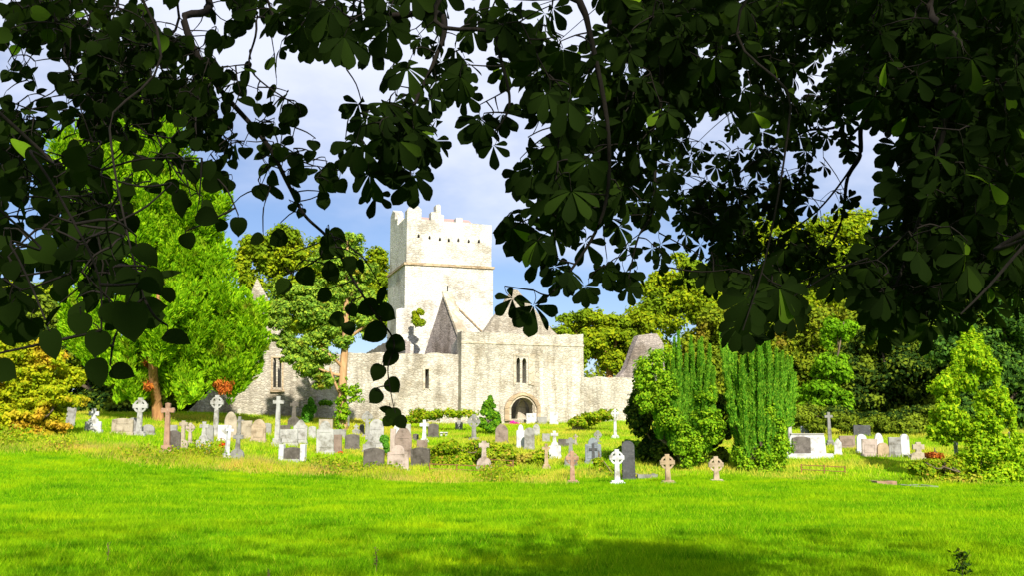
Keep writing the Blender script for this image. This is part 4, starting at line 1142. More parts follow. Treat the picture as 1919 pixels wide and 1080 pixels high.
# --- shrubs
broad_tree('round_shrub', 'small rounded green shrub in the middle of the graveyard', 66, [(917, 785, 18, 18), (918, 768, 13, 15), (914, 798, 18, 9), (919, 752, 4, 9)], M_F['shrub'], 0.2, 0.28, 1.3, 50, trunk=0.06, cat='shrub')
broad_tree('juniper_bush', 'feathery green cypress bush by the abbey wall left of the pine', 66, [(574, 790, 11, 36), (582, 770, 9, 24), (568, 805, 8, 18)], M_F['juniper'], 0.22, 0.24, 1.4, 46, trunk=0.06, cat='bush', flat=1.5)
broad_tree('juniper_bush', 'tiny green conifer squeezed between the rounded slab and the pink stone', 48, [(720, 832, 8, 14)], M_F['juniper'], 0.14, 0.16, 1.4, 46, trunk=0.03, cat='bush', flat=1.5)
broad_tree('bramble_mound', 'large mound of yellow green brambles behind the pinkish domed cross', 45.5, [(845, 848, 34, 24), (890, 850, 46, 28), (935, 858, 34, 20), (870, 866, 60, 14), (965, 872, 30, 12), (1000, 862, 26, 16)], M_F['bramble'], 0.15, 0.3, 1.5, 60, trunk=0.03, cat='bush')
broad_tree('round_shrub', 'round green bush behind the tall shaded monument near the yew', 49, [(1160, 858, 30, 26), (1195, 850, 28, 20), (1140, 872, 22, 14)], M_F['shrub'], 0.16, 0.3, 1.4, 60, trunk=0.04, cat='shrub')
broad_tree('yellow_shrub', 'small golden shrub between the blue grey slab and the white ring cross', 42.5, [(1122, 880, 22, 16), (1135, 892, 18, 10), (1105, 893, 14, 8)], M_F['bramble'], 0.13, 0.25, 1.4, 50, trunk=0.03, cat='shrub')
broad_tree('yellow_shrub', 'low yellow green bush in front of the edge-on pale cross', 41, [(1760, 885, 44, 24), (1735, 878, 26, 20), (1785, 895, 24, 16), (1800, 905, 40, 14)], M_F['bramble'], 0.15, 0.3, 1.4, 60, trunk=0.03, cat='bush')
broad_tree('orange_shrub', 'little orange leaved shrub beside the squat beige stone', 47, [(1752, 858, 15, 8)], M_F['dead'], 0.13, 0.22, 1.4, 50, trunk=0.03, cat='shrub')
broad_tree('wall_plant', 'yellow green shrub sprouting from the pale wall stub', 84, [(783, 588, 9, 8), (788, 606, 8, 6), (780, 600, 7, 12)], M_F['yellow'], 0.22, 0.3, 1.4, 40, trunk=0, cat='plant')
broad_tree('wall_plant', 'tuft of green growing on the pale wall right of the pine', 75, [(610, 757, 12, 4)], M_F['shrub'], 0.18, 0.22, 1.4, 40, trunk=0, cat='plant')
broad_tree('golden_shrub', 'golden grassy bank of bushes under the low boundary wall', 70, [(1120, 782, 30, 10), (1090, 792, 24, 8), (1140, 776, 16, 10)], M_F['bramble'], 0.2, 0.3, 1.4, 50, trunk=0, cat='bush')
broad_tree('golden_shrub', 'low green and orange bushes left of the doorway on the bank', 70, [(800, 778, 30, 8), (770, 790, 20, 10), (850, 776, 40, 5)], M_F['bramble'], 0.2, 0.3, 1.2, 50, trunk=0, cat='bush')
broad_tree('clipped_hedge', 'long low clipped hedge in shade behind the right-hand graves', 66, [(1556, 792, 26, 15), (1600, 797, 30, 12), (1640, 795, 26, 16), (1690, 804, 40, 13), (1530, 800, 18, 12)], M_F['hedge'], 0.2, 0.35, 1.4, 60, trunk=0, cat='hedge')
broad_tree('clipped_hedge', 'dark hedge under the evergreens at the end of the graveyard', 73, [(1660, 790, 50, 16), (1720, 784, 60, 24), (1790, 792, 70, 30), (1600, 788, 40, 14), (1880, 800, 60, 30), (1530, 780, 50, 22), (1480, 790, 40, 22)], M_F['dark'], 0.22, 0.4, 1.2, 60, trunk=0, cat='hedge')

# ------------------------------------------------------------------ undergrowth along the lawn edge
edge = np.array([on_ground(x, y) for x, y in ((-30, 842), (60, 842), (140, 845), (250, 860), (340, 868), (450, 879), (560, 886), (640, 886), (700, 894), (800, 903), (900, 905), (1000, 906), (1060, 906))])
seg = np.linalg.norm(np.diff(edge, axis=0), axis=1); cum = np.concatenate([[0], np.cumsum(seg)])
n = 60000
s_ = rng.random(n) * cum[-1]
cl = 0.5 * np.sin(s_ * 0.9 + 0.6) + 0.4 * np.sin(s_ * 2.3 + 1) + 0.3 * np.sin(s_ * 5.3)
keep = rng.random(n) < np.clip(0.12 + 0.6 * cl, 0.03, 1) * np.where(s_ < cum[5], 1.0, 0.75)
s_, cl = s_[keep], cl[keep]; n = len(s_)
pos = np.stack([np.interp(s_, cum, edge[:, i]) for i in range(3)], -1)
pos[:, 1] += rng.normal(size=n) * 0.7 + 0.9 + 0.8 * np.sin(s_ * 1.6); pos[:, 0] += rng.normal(size=n) * 0.3
pos[:, 2] = ground(pos[:, 0], pos[:, 1]) + rng.random(n) ** 1.6 * (0.2 + 0.45 * cl).clip(0.08)
V, Fc = cards(pos, rdir(n) + (0, 0, 0.5), unit(rdir(n) + (0, -0.3, 0.6)), 0.12 * (0.6 + 0.8 * rng.random(n)), 0.07)
o = link('undergrowth', mesh_np('undergrowth', V, Fc), M_F['bramble']); tag(o, 'tangle of brambles along the far edge of lawn', 'undergrowth', kind='stuff')

# ------------------------------------------------------------------ grass
def grass_mat(name, stops, patch, scale, at):
    m, t, out = new_mat(name)
    g = t.nodes.new('ShaderNodeNewGeometry')
    col = ramp_node(t, stops, g.outputs['Random Per Island'])
    vec = coords(t)
    a = noise(t, vec, scale, 5, 0.6)
    mr = t.nodes.new('ShaderNodeMapRange'); mr.inputs['From Min'].default_value, mr.inputs['From Max'].default_value = at
    t.links.new(a, mr.inputs['Value'])
    col = mixrgb(t, col, patch, mr.outputs[0])
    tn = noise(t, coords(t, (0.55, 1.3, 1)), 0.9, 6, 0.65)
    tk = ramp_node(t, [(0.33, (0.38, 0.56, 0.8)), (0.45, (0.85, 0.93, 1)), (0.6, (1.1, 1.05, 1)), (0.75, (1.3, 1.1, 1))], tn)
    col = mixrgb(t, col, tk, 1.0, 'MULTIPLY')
    d = t.nodes.new('ShaderNodeBsdfDiffuse'); tr = t.nodes.new('ShaderNodeBsdfTranslucent')
    t.links.new(col, d.inputs['Color']); t.links.new(col, tr.inputs['Color'])
    ms = t.nodes.new('ShaderNodeMixShader'); ms.inputs[0].default_value = 0.4
    t.links.new(d.outputs[0], ms.inputs[1]); t.links.new(tr.outputs[0], ms.inputs[2])
    t.links.new(ms.outputs[0], out.inputs[0])
    return m
def blades(x, y, h, w, lean):
    n = len(x)
    z = ground(x, y)
    a = rng.random(n) * 2 * math.pi
    lx, ly = np.cos(a) * lean * h, np.sin(a) * lean * h
    b = rng.random(n) * math.pi
    wx, wy = np.cos(b) * w / 2, np.sin(b) * w / 2 * 0.5
    V = np.stack([np.stack([x - wx, y - wy, z - 0.02], -1), np.stack([x + wx, y + wy, z - 0.02], -1), np.stack([x + lx, y + ly, z + h], -1)], 1).reshape(-1, 3)
    return V, np.arange(3 * n).reshape(-1, 3)
def tuft(x, y):
    return 0.5 + 0.28 * np.sin(x * 1.3 + 2 * np.sin(y * 0.7)) * np.sin(y * 0.9 + 1.3 * np.sin(x * 0.5)) + 0.3 * np.sin(x * 3.1 + y * 1.7 + np.sin(x * 2 + 1)) * np.sin(y * 2.6 - x * 0.9)
n = 420000
yy = 10.5 + 30.5 * rng.random(n) ** 1.15
xx = (rng.random(n) * 2 - 1) * (yy * 0.54 + 1.0)
hh = (0.045 + 0.08 * np.clip(tuft(xx, yy), 0, 1.3) + 0.16 * np.clip(tuft(xx * 0.8 + 5, yy * 1.1 + 2) - 0.72, 0, 0.5)) * (0.6 + 0.8 * rng.random(n))
V, Fc = blades(xx, yy, hh, 0.010 + 0.0006 * yy, 0.7)
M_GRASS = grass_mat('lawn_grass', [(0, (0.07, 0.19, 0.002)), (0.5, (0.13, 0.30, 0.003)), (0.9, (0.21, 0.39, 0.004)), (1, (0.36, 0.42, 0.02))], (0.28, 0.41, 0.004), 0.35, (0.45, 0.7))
o = link('lawn_grass', mesh_np('lawn_grass', V, Fc), M_GRASS); tag(o, 'short green meadow grass covering the lawn', 'grass', kind='stuff')
n = 230000
yy = 40 + 46 * rng.random(n)
xx = (rng.random(n) * 2 - 1) * (yy * 0.53 + 1.0)
keep = rng.random(n) < np.clip(0.35 + tuft(xx * 0.8, yy * 0.8), 0, 1)
xx, yy = xx[keep], yy[keep]
hh = (0.08 + 0.16 * np.clip(tuft(xx * 0.7 + 3, yy * 0.7), 0, 1.3)) * (0.6 + 0.7 * rng.random(len(xx)))
V, Fc = blades(xx, yy, hh, 0.05, 0.6)
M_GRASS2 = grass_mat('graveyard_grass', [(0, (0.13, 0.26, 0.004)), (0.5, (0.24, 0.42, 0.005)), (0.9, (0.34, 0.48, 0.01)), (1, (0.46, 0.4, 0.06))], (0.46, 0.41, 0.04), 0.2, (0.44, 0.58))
o = link('graveyard_grass', mesh_np('graveyard_grass', V, Fc), M_GRASS2); tag(o, 'longer yellow green grass growing among the graves', 'grass', kind='stuff')
n = 52000
s_ = rng.random(n) * cum[-1]
bx_ = np.interp(s_, cum, edge[:, 0]); by_ = np.interp(s_, cum, edge[:, 1]) + 0.5 + rng.normal(size=n) * 0.75
hh = (0.10 + 0.34 * rng.random(n) ** 2.2) * (0.6 + 0.5 * np.sin(s_ * 1.1 + 2) ** 2)
V, Fc = blades(bx_, by_, hh, 0.028, 0.55)
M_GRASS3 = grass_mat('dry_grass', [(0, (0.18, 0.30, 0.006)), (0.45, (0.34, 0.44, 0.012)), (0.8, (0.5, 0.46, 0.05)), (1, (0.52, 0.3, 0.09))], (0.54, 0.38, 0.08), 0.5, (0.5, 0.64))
o = link('long_grass', mesh_np('long_grass', V, Fc), M_GRASS3); tag(o, 'long yellowing grass along the edge of the mown lawn', 'grass', kind='stuff')
# docks and a seedling in the near grass
M_DOCK = plain_mat('dry_dock', (0.10, 0.06, 0.025), 0.9)
def dock(px, py, hpx, label, mat, dense=40, wid=0.5, leafy=False):
    p = on_ground(px, min(py, 1079)) if py < 1080 else np.array((*P(px, py, 11.6)[:2], 0.0))
    p[2] = float(ground(p[0], p[1])); k = p[1] / F; h = hpx * k
    t = thing('seedling' if leafy else 'dock_plant', label, 'plant', tuple(p))
    G = Geo(); G.add(*tube([(0, 0, -0.03), (0.01, 0, h * 0.5), (-0.012, 0.01, h)], [0.006, 0.005, 0.002], 5)); G.link('stem', mat, t)
    f = rng.random(dense); c = np.stack([rng.normal(size=dense) * h * 0.05 * wid, rng.normal(size=dense) * h * 0.05 * wid, h * (0.25 + 0.75 * f)], -1)
    ax = rdir(dense) * (1, 1, 0.5) + (0, 0, 0.4)
    V, Fc = cards(c + unit(ax) * h * 0.05, ax, rdir(dense), h * (0.2 if leafy else 0.1), h * (0.08 if leafy else 0.05))
    link('foliage' if leafy else 'seed_head', mesh_np('foliage', V, Fc), M_F['dark'] if leafy else mat, t)
dock(1804, 1092, 58, 'dark leafy seedling standing in the near grass', M_DOCK, 110, 2.6, True)
dock(704, 1075, 44, 'tallest dry dock stalk in the near grass', M_DOCK)
dock(201, 1052, 32, 'dry dock stalk in the grass nearest the bush side', M_DOCK)
dock(503, 1085, 24, 'short dry dock stalk at the bottom of the picture', M_DOCK)
#FOREGROUND
# ------------------------------------------------------------------ the two trees the view looks out from under
FM = {  # deep shade put into the leaf colours; rare bright stops imitate sunlit leaves
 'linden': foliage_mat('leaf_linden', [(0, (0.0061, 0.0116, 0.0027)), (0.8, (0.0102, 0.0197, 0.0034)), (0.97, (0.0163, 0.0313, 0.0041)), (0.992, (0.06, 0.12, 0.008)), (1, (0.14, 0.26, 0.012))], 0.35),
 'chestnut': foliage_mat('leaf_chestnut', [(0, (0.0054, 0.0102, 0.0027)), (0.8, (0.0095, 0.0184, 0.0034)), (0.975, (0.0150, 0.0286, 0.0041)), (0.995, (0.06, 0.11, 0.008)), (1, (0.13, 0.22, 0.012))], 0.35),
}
M_TWIG = bark_mat('bark_twig', (0.006, 0.005, 0.004), (0.013, 0.010, 0.008), 20)
M_TRUNKF = bark_mat('bark_dark', (0.03, 0.025, 0.02), (0.09, 0.075, 0.06), 8)

# leaf outlines: half widths along the midrib (0 = stalk end, 1 = tip), unit length
def leaf_template(ts, ws, fold=0.12, curl=0.12):
    V = []
    for t_, w_ in zip(ts, ws):
        zc = -curl * t_ * t_
        V += [(-w_, t_, zc + fold * w_), (0, t_, zc), (w_, t_, zc + fold * w_)]
    Fq = []
    for i in range(len(ts) - 1):
        a = 3 * i
        Fq += [(a, a + 1, a + 4, a + 3), (a + 1, a + 2, a + 5, a + 4)]
    return np.array(V), np.array(Fq)
LIND = leaf_template([-0.06, 0.0, 0.12, 0.3, 0.5, 0.68, 0.82, 0.92, 1.0], [0.20, 0.33, 0.45, 0.49, 0.46, 0.36, 0.22, 0.08, 0.01])
CHES = leaf_template([0.0, 0.12, 0.3, 0.5, 0.68, 0.8, 0.9, 0.96, 1.0], [0.012, 0.05, 0.115, 0.185, 0.235, 0.235, 0.17, 0.07, 0.01], 0.2, 0.22)
def place_leaves(G, tmpl, o, ax, nm, s):
    T, Fq = tmpl
    o = np.asarray(o, float).reshape(-1, 3); n = len(o)
    ax = unit(ax); side = unit(np.cross(ax, nm)); nn = np.cross(side, ax)
    s = np.broadcast_to(np.asarray(s, float), (n,))[:, None, None]
    wv = (0.86 + 0.28 * rng.random((n, 1, 1)))
    V = o[:, None] + s * (T[None, :, 0:1] * side[:, None] * wv + T[None, :, 1:2] * ax[:, None] + T[None, :, 2:3] * nn[:, None] * (0.4 + 1.2 * rng.random((n, 1, 1))))
    Fa = (Fq[None] + (np.arange(n) * len(T))[:, None, None]).reshape(-1, 4)
    G.add(V.reshape(-1, 3), Fa)
def linden_leaf(G, p, s, ax=None, nm=None):
    if ax is None: ax = unit(np.array((0, 0, -0.75)) + rng.normal(size=3) * 0.55)
    if nm is None: nm = unit(np.array((0, -0.75, 0.35)) + rng.normal(size=3) * 0.5)
    place_leaves(G, LIND, p, ax[None], nm[None], s)
    return ax
def chestnut_leaf(G, p, R, ax=None, nm=None, n=None):
    """palmate leaf: five to seven leaflets spread round the end of the stalk"""
    if ax is None: ax = unit(np.array((0, 0, -0.8)) + rng.normal(size=3) * (0.5, 0.35, 0.35))
    if nm is None: nm = unit(np.array((0, -0.7, 0.45)) + rng.normal(size=3) * 0.42)
    side = unit(np.cross(ax, nm)); nn = np.cross(side, ax)
    n = n or random.choice((5, 6, 7, 7))
    a = np.linspace(-1, 1, n) * math.radians(112) + rng.normal(size=n) * 0.09
    d = ax[None] * np.cos(a)[:, None] + side[None] * np.sin(a)[:, None] - nn[None] * 0.22
    s = R * (1.0 - 0.38 * (np.abs(a) / 2.0) ** 1.5) * (0.92 + 0.16 * rng.random(n))
    nl = unit(nn[None] + 0.25 * rng.normal(size=(n, 3)))
    place_leaves(G, CHES, np.repeat(p[None], n, 0) + d * R * 0.05, d, nl, s)
    return ax

# how thick the leaves hang, cell by cell (40 px of the photograph; 0 none, 9 closed)
MASK = [
 "899886745569799788687447352579989989999999999999",
 "899988955557489984865467697568999979888899999999",
 "677899999754056657765787786568998878777589999999",
 "445779986986300003688767698877898867655799999999",
 "453899999975641000158710787868999858756788799999",
 "665889978976574056776114547678774478887689899999",
 "997676777986775065885152369778873366566544799999",
 "976474467485466367874043599787746464753414899999",
 "979873446650577643786000789777835535664124799999",
 "888995664420552215442000569887735676763116899999",
 "567898430311413100000000679873148897754226799999",
 "678998232000335520000000876420335887766438999999",
 "987988120000124350000000566443313777877558999999",
 "756698640000121124000012445335315778756899998779",
 "966456620000000000000000350000000258861078887887",
 "986305600000000000000000000000000135310045334100",
]
COVER = [0, 0.06, 0.15, 0.27, 0.40, 0.53, 0.67, 0.81, 0.93, 0.985]
def is_linden(c, r):
    if r <= 2: return c <= 12
    return c <= 15 or (c == 16 and r >= 10) or (c == 17 and r >= 12)

class Tree:
    """branches with nodes; leaves hang from twigs that grow out from the nearest node"""
    def __init__(s, name, label, trunk_pts, trunk_r, kind):
        s.t = thing(name, label, 'tree', tuple(trunk_pts[0]))
        s.root = np.array(trunk_pts[0], float); s.kind = kind
        G = Geo(); pp = smooth_path(np.array(trunk_pts, float) - s.root, 5)
        G.add(*tube(pp, np.linspace(trunk_r, trunk_r * 0.45, len(pp)), 14)); G.link('trunk', M_TRUNKF, s.t, True)
        s.fork = np.array(trunk_pts[-1], float)
        s.nodes = []; s.owner = []; s.b = []; s.want = []
    def branch(s, pts_px, r0, r1, via=None):
        pts = [P(*q) for q in pts_px]
        lead = [s.fork] + ([np.array(v, float) for v in via] if via else [(s.fork + pts[0]) / 2 + np.array((0, 0, 1.2))])
        pp = smooth_path(np.array(lead + pts), 8)
        rr = np.interp(np.linspace(0, 1, len(pp)), [0, 0.3, 0.5, 1], [r0 * 1.6, r0 * 0.7, r0 * 0.42, r1 * 0.7])
        i = len(s.b)
        s.b.append(dict(path=pp, rad=rr, W=Geo(), L=Geo()))
        s.b[i]['W'].add(*tube(pp - s.root, rr, 7))
        seen = pp[8 * (len(lead) - 1) - 4:]
        for q in seen: s.nodes.append(q); s.owner.append(i)
    def leaf(s, p, size, ax=None, nm=None, n=None): s.want.append((p, size, ax, nm, n))
    def grow(s):
        s.fixed = len(s.nodes)
        nodes = np.array(s.nodes); own = np.array(s.owner)
        d0 = [np.min(np.linalg.norm(nodes - w[0], axis=1)) for w in s.want]
        for j in np.argsort(d0):
            p, size, ax, nm, n = s.want[j]
            stalk = size * (0.55 if s.kind == 'chestnut' else 0.5)
            q = p + np.array((0, 0, stalk * 0.7)) + rng.normal(size=3) * stalk * 0.3
            dd = np.linalg.norm(nodes - q, axis=1) + 0.6 * np.maximum(0, q[2] - nodes[:, 2])
            k = int(np.argmin(dd)); a = nodes[k]; i = int(own[k]); L = np.linalg.norm(q - a)
            B = s.b[i]
            if L > 0.05:
                mid = (a + q) / 2 + np.array((0, 0, 0.035 * L)) + rng.normal(size=3) * 0.06 * L
                pp = smooth_path([a, mid, q], 3)
                B['W'].add(*tube(pp - s.root, np.linspace(0.0035 + 0.0022 * min(L, 1.5), 0.0022, len(pp)), 4))
                nodes = np.vstack([nodes, pp[2:]]); own = np.concatenate([own, np.full(len(pp) - 2, i)])
            st = smooth_path([q, (q + p) / 2 + rng.normal(size=3) * 0.1 * stalk, p], 2)
            B['W'].add(*tube(st - s.root, 0.0016, 3))
            if s.kind == 'chestnut': chestnut_leaf(B['L'], p - s.root, size, ax, nm, n)
            else: linden_leaf(B['L'], p - s.root, size, ax, nm)
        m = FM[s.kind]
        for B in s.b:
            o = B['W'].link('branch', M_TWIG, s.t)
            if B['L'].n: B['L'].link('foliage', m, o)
    def crown(s, vols, n, size):
        """unseen rest of the crown above and behind, shaped to block light"""
        G = Geo(); c = []
        while len(c) < n:
            v = random.choice(vols)
            q = np.array(v[:3]) + unit(rng.normal(size=3)) * np.array(v[3:6]) * (random.random() ** 0.45)
            if q[2] < (2.0 if q[1] < -2.0 else 3.4): continue  # low leaves behind the camera added to block light
            x, y, dep = proj(q)
            if dep > -0.5 and (q[1] < 1.2 or (-160 < x < W + 160 and y > -90)): continue
            c.append(q)
        for q in c:
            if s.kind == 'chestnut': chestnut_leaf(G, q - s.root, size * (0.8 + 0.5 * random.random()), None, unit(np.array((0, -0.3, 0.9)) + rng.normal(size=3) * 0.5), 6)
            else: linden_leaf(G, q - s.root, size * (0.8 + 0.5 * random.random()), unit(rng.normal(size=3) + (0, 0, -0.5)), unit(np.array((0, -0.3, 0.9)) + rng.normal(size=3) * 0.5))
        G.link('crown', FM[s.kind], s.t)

ch = Tree('horse_chestnut_tree', 'horse chestnut whose dark drooping leaves hang over the upper and right part of the view', [(5.6, -2.2, -0.3), (5.5, -2.1, 1.6), (5.2, -1.8, 3.4), (4.9, -1.4, 5.2)], 0.42, 'chestnut')
ch.branch([(560, -140, 4.3), (600, 20, 4.3), (640, 100, 4.3), (650, 130, 4.3)], 0.022, 0.005, [(2.5, 1.0, 6.2), (0.2, 3.2, 5.0)])
ch.branch([(760, -140, 3.7), (830, 30, 3.7), (815, 110, 3.7), (775, 200, 3.7), (765, 270, 3.7), (770, 330, 3.7)], 0.022, 0.004, [(2.4, 1.6, 5.8)])
ch.branch([(905, -120, 3.5), (930, 70, 3.5), (955, 190, 3.55), (925, 250, 3.6)], 0.02, 0.004, [(2.6, 1.6, 5.4)])
ch.branch([(1010, -150, 3.7), (1085, 0, 3.7), (1105, 60, 3.7), (1140, 250, 3.8), (1130, 400, 3.8), (1060, 520, 3.8), (1005, 575, 3.8)], 0.026, 0.004, [(2.8, 1.8, 5.2)])
ch.branch([(1215, -90, 4.5), (1240, 120, 4.5), (1230, 280, 4.6), (1222, 395, 4.6), (1196, 445, 4.6), (1178, 522, 4.6)], 0.022, 0.004, [(3.2, 1.8, 5.4)])
ch.branch([(1440, -160, 5.2), (1385, 60, 5.2), (1330, 150, 5.3), (1290, 260, 5.4)], 0.016, 0.004, [(3.6, 1.8, 5.8)])
ch.branch([(1960, 40, 7.3), (1800, 140, 7.3), (1660, 205, 7.5), (1616, 232, 7.6), (1612, 290, 7.7), (1588, 335, 7.8), (1578, 410, 7.9), (1545, 480, 8.0), (1500, 560, 8.0)], 0.05, 0.01, [(5.2, 2.0, 5.6), (5.0, 5.0, 5.4)])
ch.branch([(1612, 285, 7.7), (1570, 350, 7.8), (1520, 405, 7.9), (1440, 460, 8.0), (1370, 530, 8.1)], 0.022, 0.007, [(5.2, 2.0, 5.5), (4.6, 6.0, 5.0), tuple(P(1640, 215, 7.5))])
ch.branch([(1660, 190, 7.3), (1500, 250, 7.5), (1370, 335, 7.6), (1300, 400, 7.7), (1262, 470, 7.8)], 0.025, 0.006, [(5.1, 2.0, 5.6), (4.8, 5.0, 5.2)])
ch.branch([(1500, -130, 3.2), (1482, 200, 3.3), (1440, 460, 3.35), (1392, 620, 3.4)], 0.011, 0.003, [(3.4, 1.2, 4.8)])
ch.branch([(1850, -130, 3.9), (1800, 100, 3.9), (1755, 300, 4.0), (1700, 480, 4.1), (1655, 590, 4.1)], 0.03, 0.006, [(3.8, 1.4, 4.8)])
ch.branch([(1985, 60, 4.2), (1880, 330, 4.4), (1790, 500, 4.5), (1745, 610, 4.5)], 0.03, 0.006, [(4.2, 1.6, 4.4)])
ch.branch([(2020, 380, 3.4), (1930, 450, 3.4), (1850, 540, 3.4), (1800, 590, 3.4)], 0.018, 0.004, [(4.4, 1.6, 3.8)])
ld = Tree('linden_tree', 'linden whose dark heart shaped leaves frame the upper left of the view', [(-5.2, -2.6, -0.3), (-5.1, -2.5, 1.6), (-4.9, -2.2, 3.4), (-4.6, -1.8, 5.0)], 0.36, 'linden')
ld.branch([(325, -130, 4.5), (345, 40, 4.5), (400, 150, 4.55), (495, 262, 4.6), (540, 345, 4.6), (570, 402, 4.6), (620, 452, 4.6), (668, 535, 4.6), (700, 585, 4.6), (738, 640, 4.55), (727, 690, 4.55), (733, 740, 4.55), (741, 775, 4.55)], 0.018, 0.0022, [(-3.0, 1.5, 5.8)])
ld.branch([(440, -110, 4.4), (480, 40, 4.4), (470, 130, 4.4), (560, 200, 4.4)], 0.015, 0.004, [(-2.6, 1.6, 5.8)])
ld.branch([(100, -120, 4.3), (120, 100, 4.3), (200, 220, 4.3), (285, 335, 4.3)], 0.013, 0.004, [(-3.0, 1.0, 5.0)])
ld.branch([(270, -120, 4.4), (282, 120, 4.4), (290, 240, 4.4), (335, 330, 4.3), (370, 360, 4.3)], 0.012, 0.003, [(-2.8, 1.2, 5.2)])
ld.branch([(180, -130, 2.4), (205, 240, 2.4), (235, 420, 2.35), (270, 560, 2.3)], 0.008, 0.0025, [(-2.6, 0.6, 4.4)])
ld.branch([(-70, 150, 2.0), (60, 290, 2.0), (140, 420, 2.0), (185, 520, 2.0), (190, 620, 2.0)], 0.007, 0.0025, [(-2.4, 0.4, 3.6)])
ld.branch([(-90, 320, 1.8), (20, 460, 1.8), (85, 600, 1.8)], 0.006, 0.0025, [(-2.2, 0.4, 3.2)])

def fill(mask_rows, jit=0.5):
    for r, row in enumerate(mask_rows):
        for c, chh in enumerate(row):
            v = int(chh)
            if v == 0: continue
            layers = (3 if c >= 41 else 2) if v == 9 else 1
            for lay in range(layers):
                lin = is_linden(c, r)
                if lin:
                    if c <= 6 and r >= 11: Y0, Y1 = (2.5, 3.8)
                    elif c <= 6 and r >= 7: Y0, Y1 = (3.0, 4.4)
                    elif c <= 9 and r >= 8: Y0, Y1 = (2.8, 4.0)
                    elif r <= 7 and c <= 9: Y0, Y1 = (3.9, 5.4)
                    else: Y0, Y1 = (4.1, 4.9)
                    R = 0.072
                    area = lambda Yq: 0.50 * (R * F / Yq) ** 2
                else:
                    if c >= 40 or (c >= 33 and r >= 13): Y0, Y1 = (3.8, 6.2)
                    elif c >= 31 and r >= 6: Y0, Y1 = (7.0, 8.6)
                    elif c >= 35: Y0, Y1 = (5.5, 8.2)
                    elif c >= 28: Y0, Y1 = (4.2, 5.6)
                    else: Y0, Y1 = (3.4, 4.5)
                    R = 0.116
                    area = lambda Yq: (0.58 if c < 28 else 0.48) * (R * F / Yq) ** 2
                if lay >= 1: Y0, Y1 = Y1, Y1 * 1.4
                Ym = (Y0 + Y1) / 2
                lam = -math.log(1 - COVER[v]) * 1600 / area(Ym) * (0.92 if lay == 0 else 0.7)
                for _ in range(int(rng.poisson(lam))):
                    px = 40 * (c + random.random()); py = 40 * (r + random.random())
                    Yq = random.uniform(Y0, Y1)
                    Rp = R * F / Yq
                    py -= Rp * 0.45          # the leaf hangs below its stalk
                    p = P(px, py, Yq)
                    (ld if lin else ch).leaf(p, R * random.uniform(0.75, 1.15))
fill(MASK)

def L_at(px, py, s, Y, ang, face=1.0, elong=0.0):
    """one linden leaf centred on (px, py), s pixels long, tip turned ang degrees from straight down (positive: to the right)"""
    a = math.radians(ang); d = np.array((math.sin(a), 0, -math.cos(a)))
    k = Y / F
    p = P(px, py, Y) - d * s * k * 0.47
    nm = unit(np.array((random.uniform(-0.3, 0.3), -1, 0.2)) + d * elong + np.cross(d, (0, 1, 0)) * elong)
    ld.leaf(p, s * k, d, nm)
for q in ((97, 647, 56, 1.8, 10), (182, 645, 50, 2.0, -10), (285, 530, 56, 2.2, 35), (275, 478, 56, 2.1, 50, 1, 0.9), (245, 605, 74, 2.0, 15, 1, 0.8), (284, 577, 54, 2.4, 100), (242, 530, 56, 2.2, 75), (183, 700, 54, 2.2, 10), (230, 698, 44, 2.3, 80, 1, .6), (332, 634, 50, 2.3, 80, 1, 1.0), (390, 407, 44, 3.2, 70), (447, 425, 36, 3.4, 0), (352, 452, 32, 3.4, 20), (10, 697, 44, 2.0, 60), (243, 620, 30, 2.3, 0), (150, 610, 44, 2.0, 0), (215, 590, 46, 2.0, 20), (560, 204, 34, 4.5, -160), (629, 600, 31, 4.6, -75), (660, 583, 27, 4.6, 30), (688, 578, 42, 4.6, -60, 1, .6), (724, 588, 38, 4.6, 60), (654, 618, 27, 4.6, 20), (700, 625, 46, 4.55, -60), (744, 647, 36, 4.55, 60), (730, 673, 36, 4.55, -45), (707, 700, 33, 4.55, -25), (737, 724, 31, 4.55, 40), (703, 745, 30, 4.55, -50), (737, 783, 34, 4.55, 0), (725, 792, 20, 4.55, -40), (752, 793, 26, 4.55, 35), (722, 768, 24, 4.55, -90, 1, 1.2), (620, 342, 32, 4.6, -80), (640, 310, 24, 4.6, 20), (604, 369, 26, 4.6, -40), (520, 448, 36, 4.5, -60), (575, 520, 38, 4.6, 40), (625, 515, 30, 4.6, 20), (530, 540, 36, 4.6, -50), (632, 445, 36, 4.6, 70), (606, 555, 30, 4.5, -60)):
    L_at(*q)
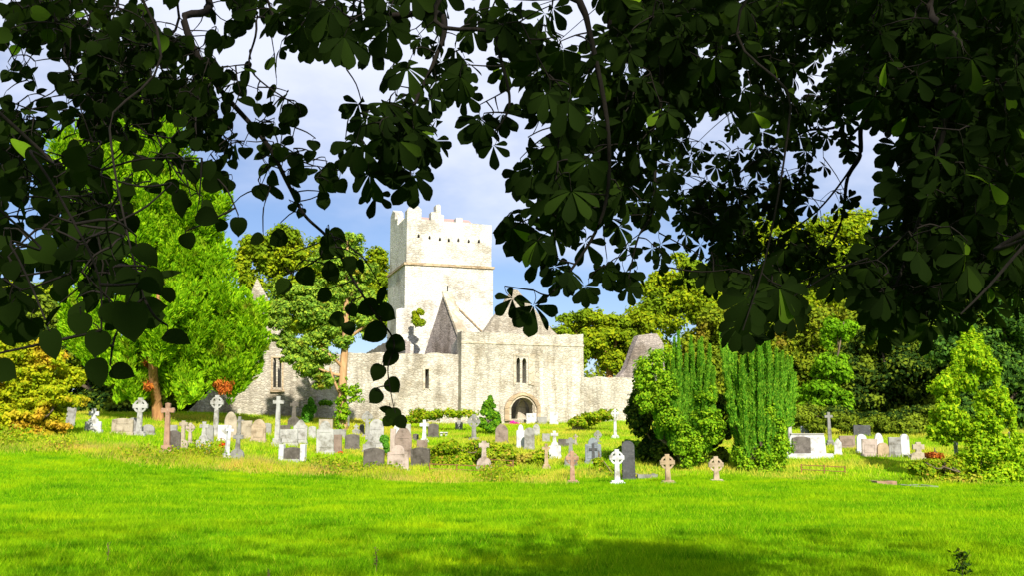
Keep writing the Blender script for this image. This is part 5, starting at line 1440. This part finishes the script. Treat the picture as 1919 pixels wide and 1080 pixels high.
def C_at(px, py, R, Y, ang, n=7):
    a = math.radians(ang); d = np.array((math.sin(a), -0.1, -math.cos(a))); k = Y / F
    ch.leaf(P(px, py, Y), R * k, unit(d), unit(np.array((random.uniform(-.25, .25), -1, 0.25))), n)
for q in ((775, 325, 60, 3.7, 10), (693, 325, 56, 3.7, -15), (688, 222, 48, 3.7, -20), (684, 275, 60, 3.7, -20), (740, 300, 50, 3.7, 0), (925, 272, 42, 3.6, 0, 5), (905, 228, 42, 3.6, -30), (1000, 572, 62, 3.8, 0), (1040, 500, 44, 3.8, 10), (960, 560, 40, 3.8, -50, 5), (1178, 538, 36, 4.6, 0), (1096, 536, 40, 4.6, 0), (1132, 503, 38, 4.6, 10), (1222, 465, 30, 4.6, 20, 5), (1238, 482, 30, 4.6, 20, 5), (806, 184, 40, 3.7, 20), (885, 56, 46, 3.6, 0), (786, 74, 30, 3.7, 0), (1160, 425, 40, 4.6, 20), (1255, 320, 38, 4.6, 20), (1690, 580, 60, 4.1, 0), (1752, 540, 66, 4.5, 10), (1640, 560, 60, 4.1, -30), (1745, 600, 70, 4.4, 0, 5), (1690, 330, 60, 4.2, -20), (1640, 480, 64, 4.2, -20), (1700, 380, 60, 4.2, -30), (1480, 580, 54, 3.9, 10), (1390, 606, 60, 3.9, -15), (1400, 560, 66, 3.4, -10), (1460, 540, 66, 3.4, 10)):
    C_at(*q)
ld.grow(); ch.grow()
ch.crown([(5, -5, 7, 9, 6, 5), (2, 0, 8.2, 9, 6, 4.0), (9, 0, 7.4, 7, 7, 3.2), (6, 3.2, 6.6, 8, 4, 2.4)], 1900, 0.2)
ld.crown([(-5, -5, 7, 8, 6, 5), (-3, 0, 8.2, 8, 6, 4.0), (-8, 1, 7.8, 7, 6, 3.8)], 4600, 0.15)
# young conkers
for (px, py, Y) in ((1207, 500, 4.6), (1218, 501, 4.6), (1212, 505, 4.6), (984, 22, 3.7), (990, 25, 3.7), (1355, 178, 5.3), (1362, 182, 5.3)):
    pass
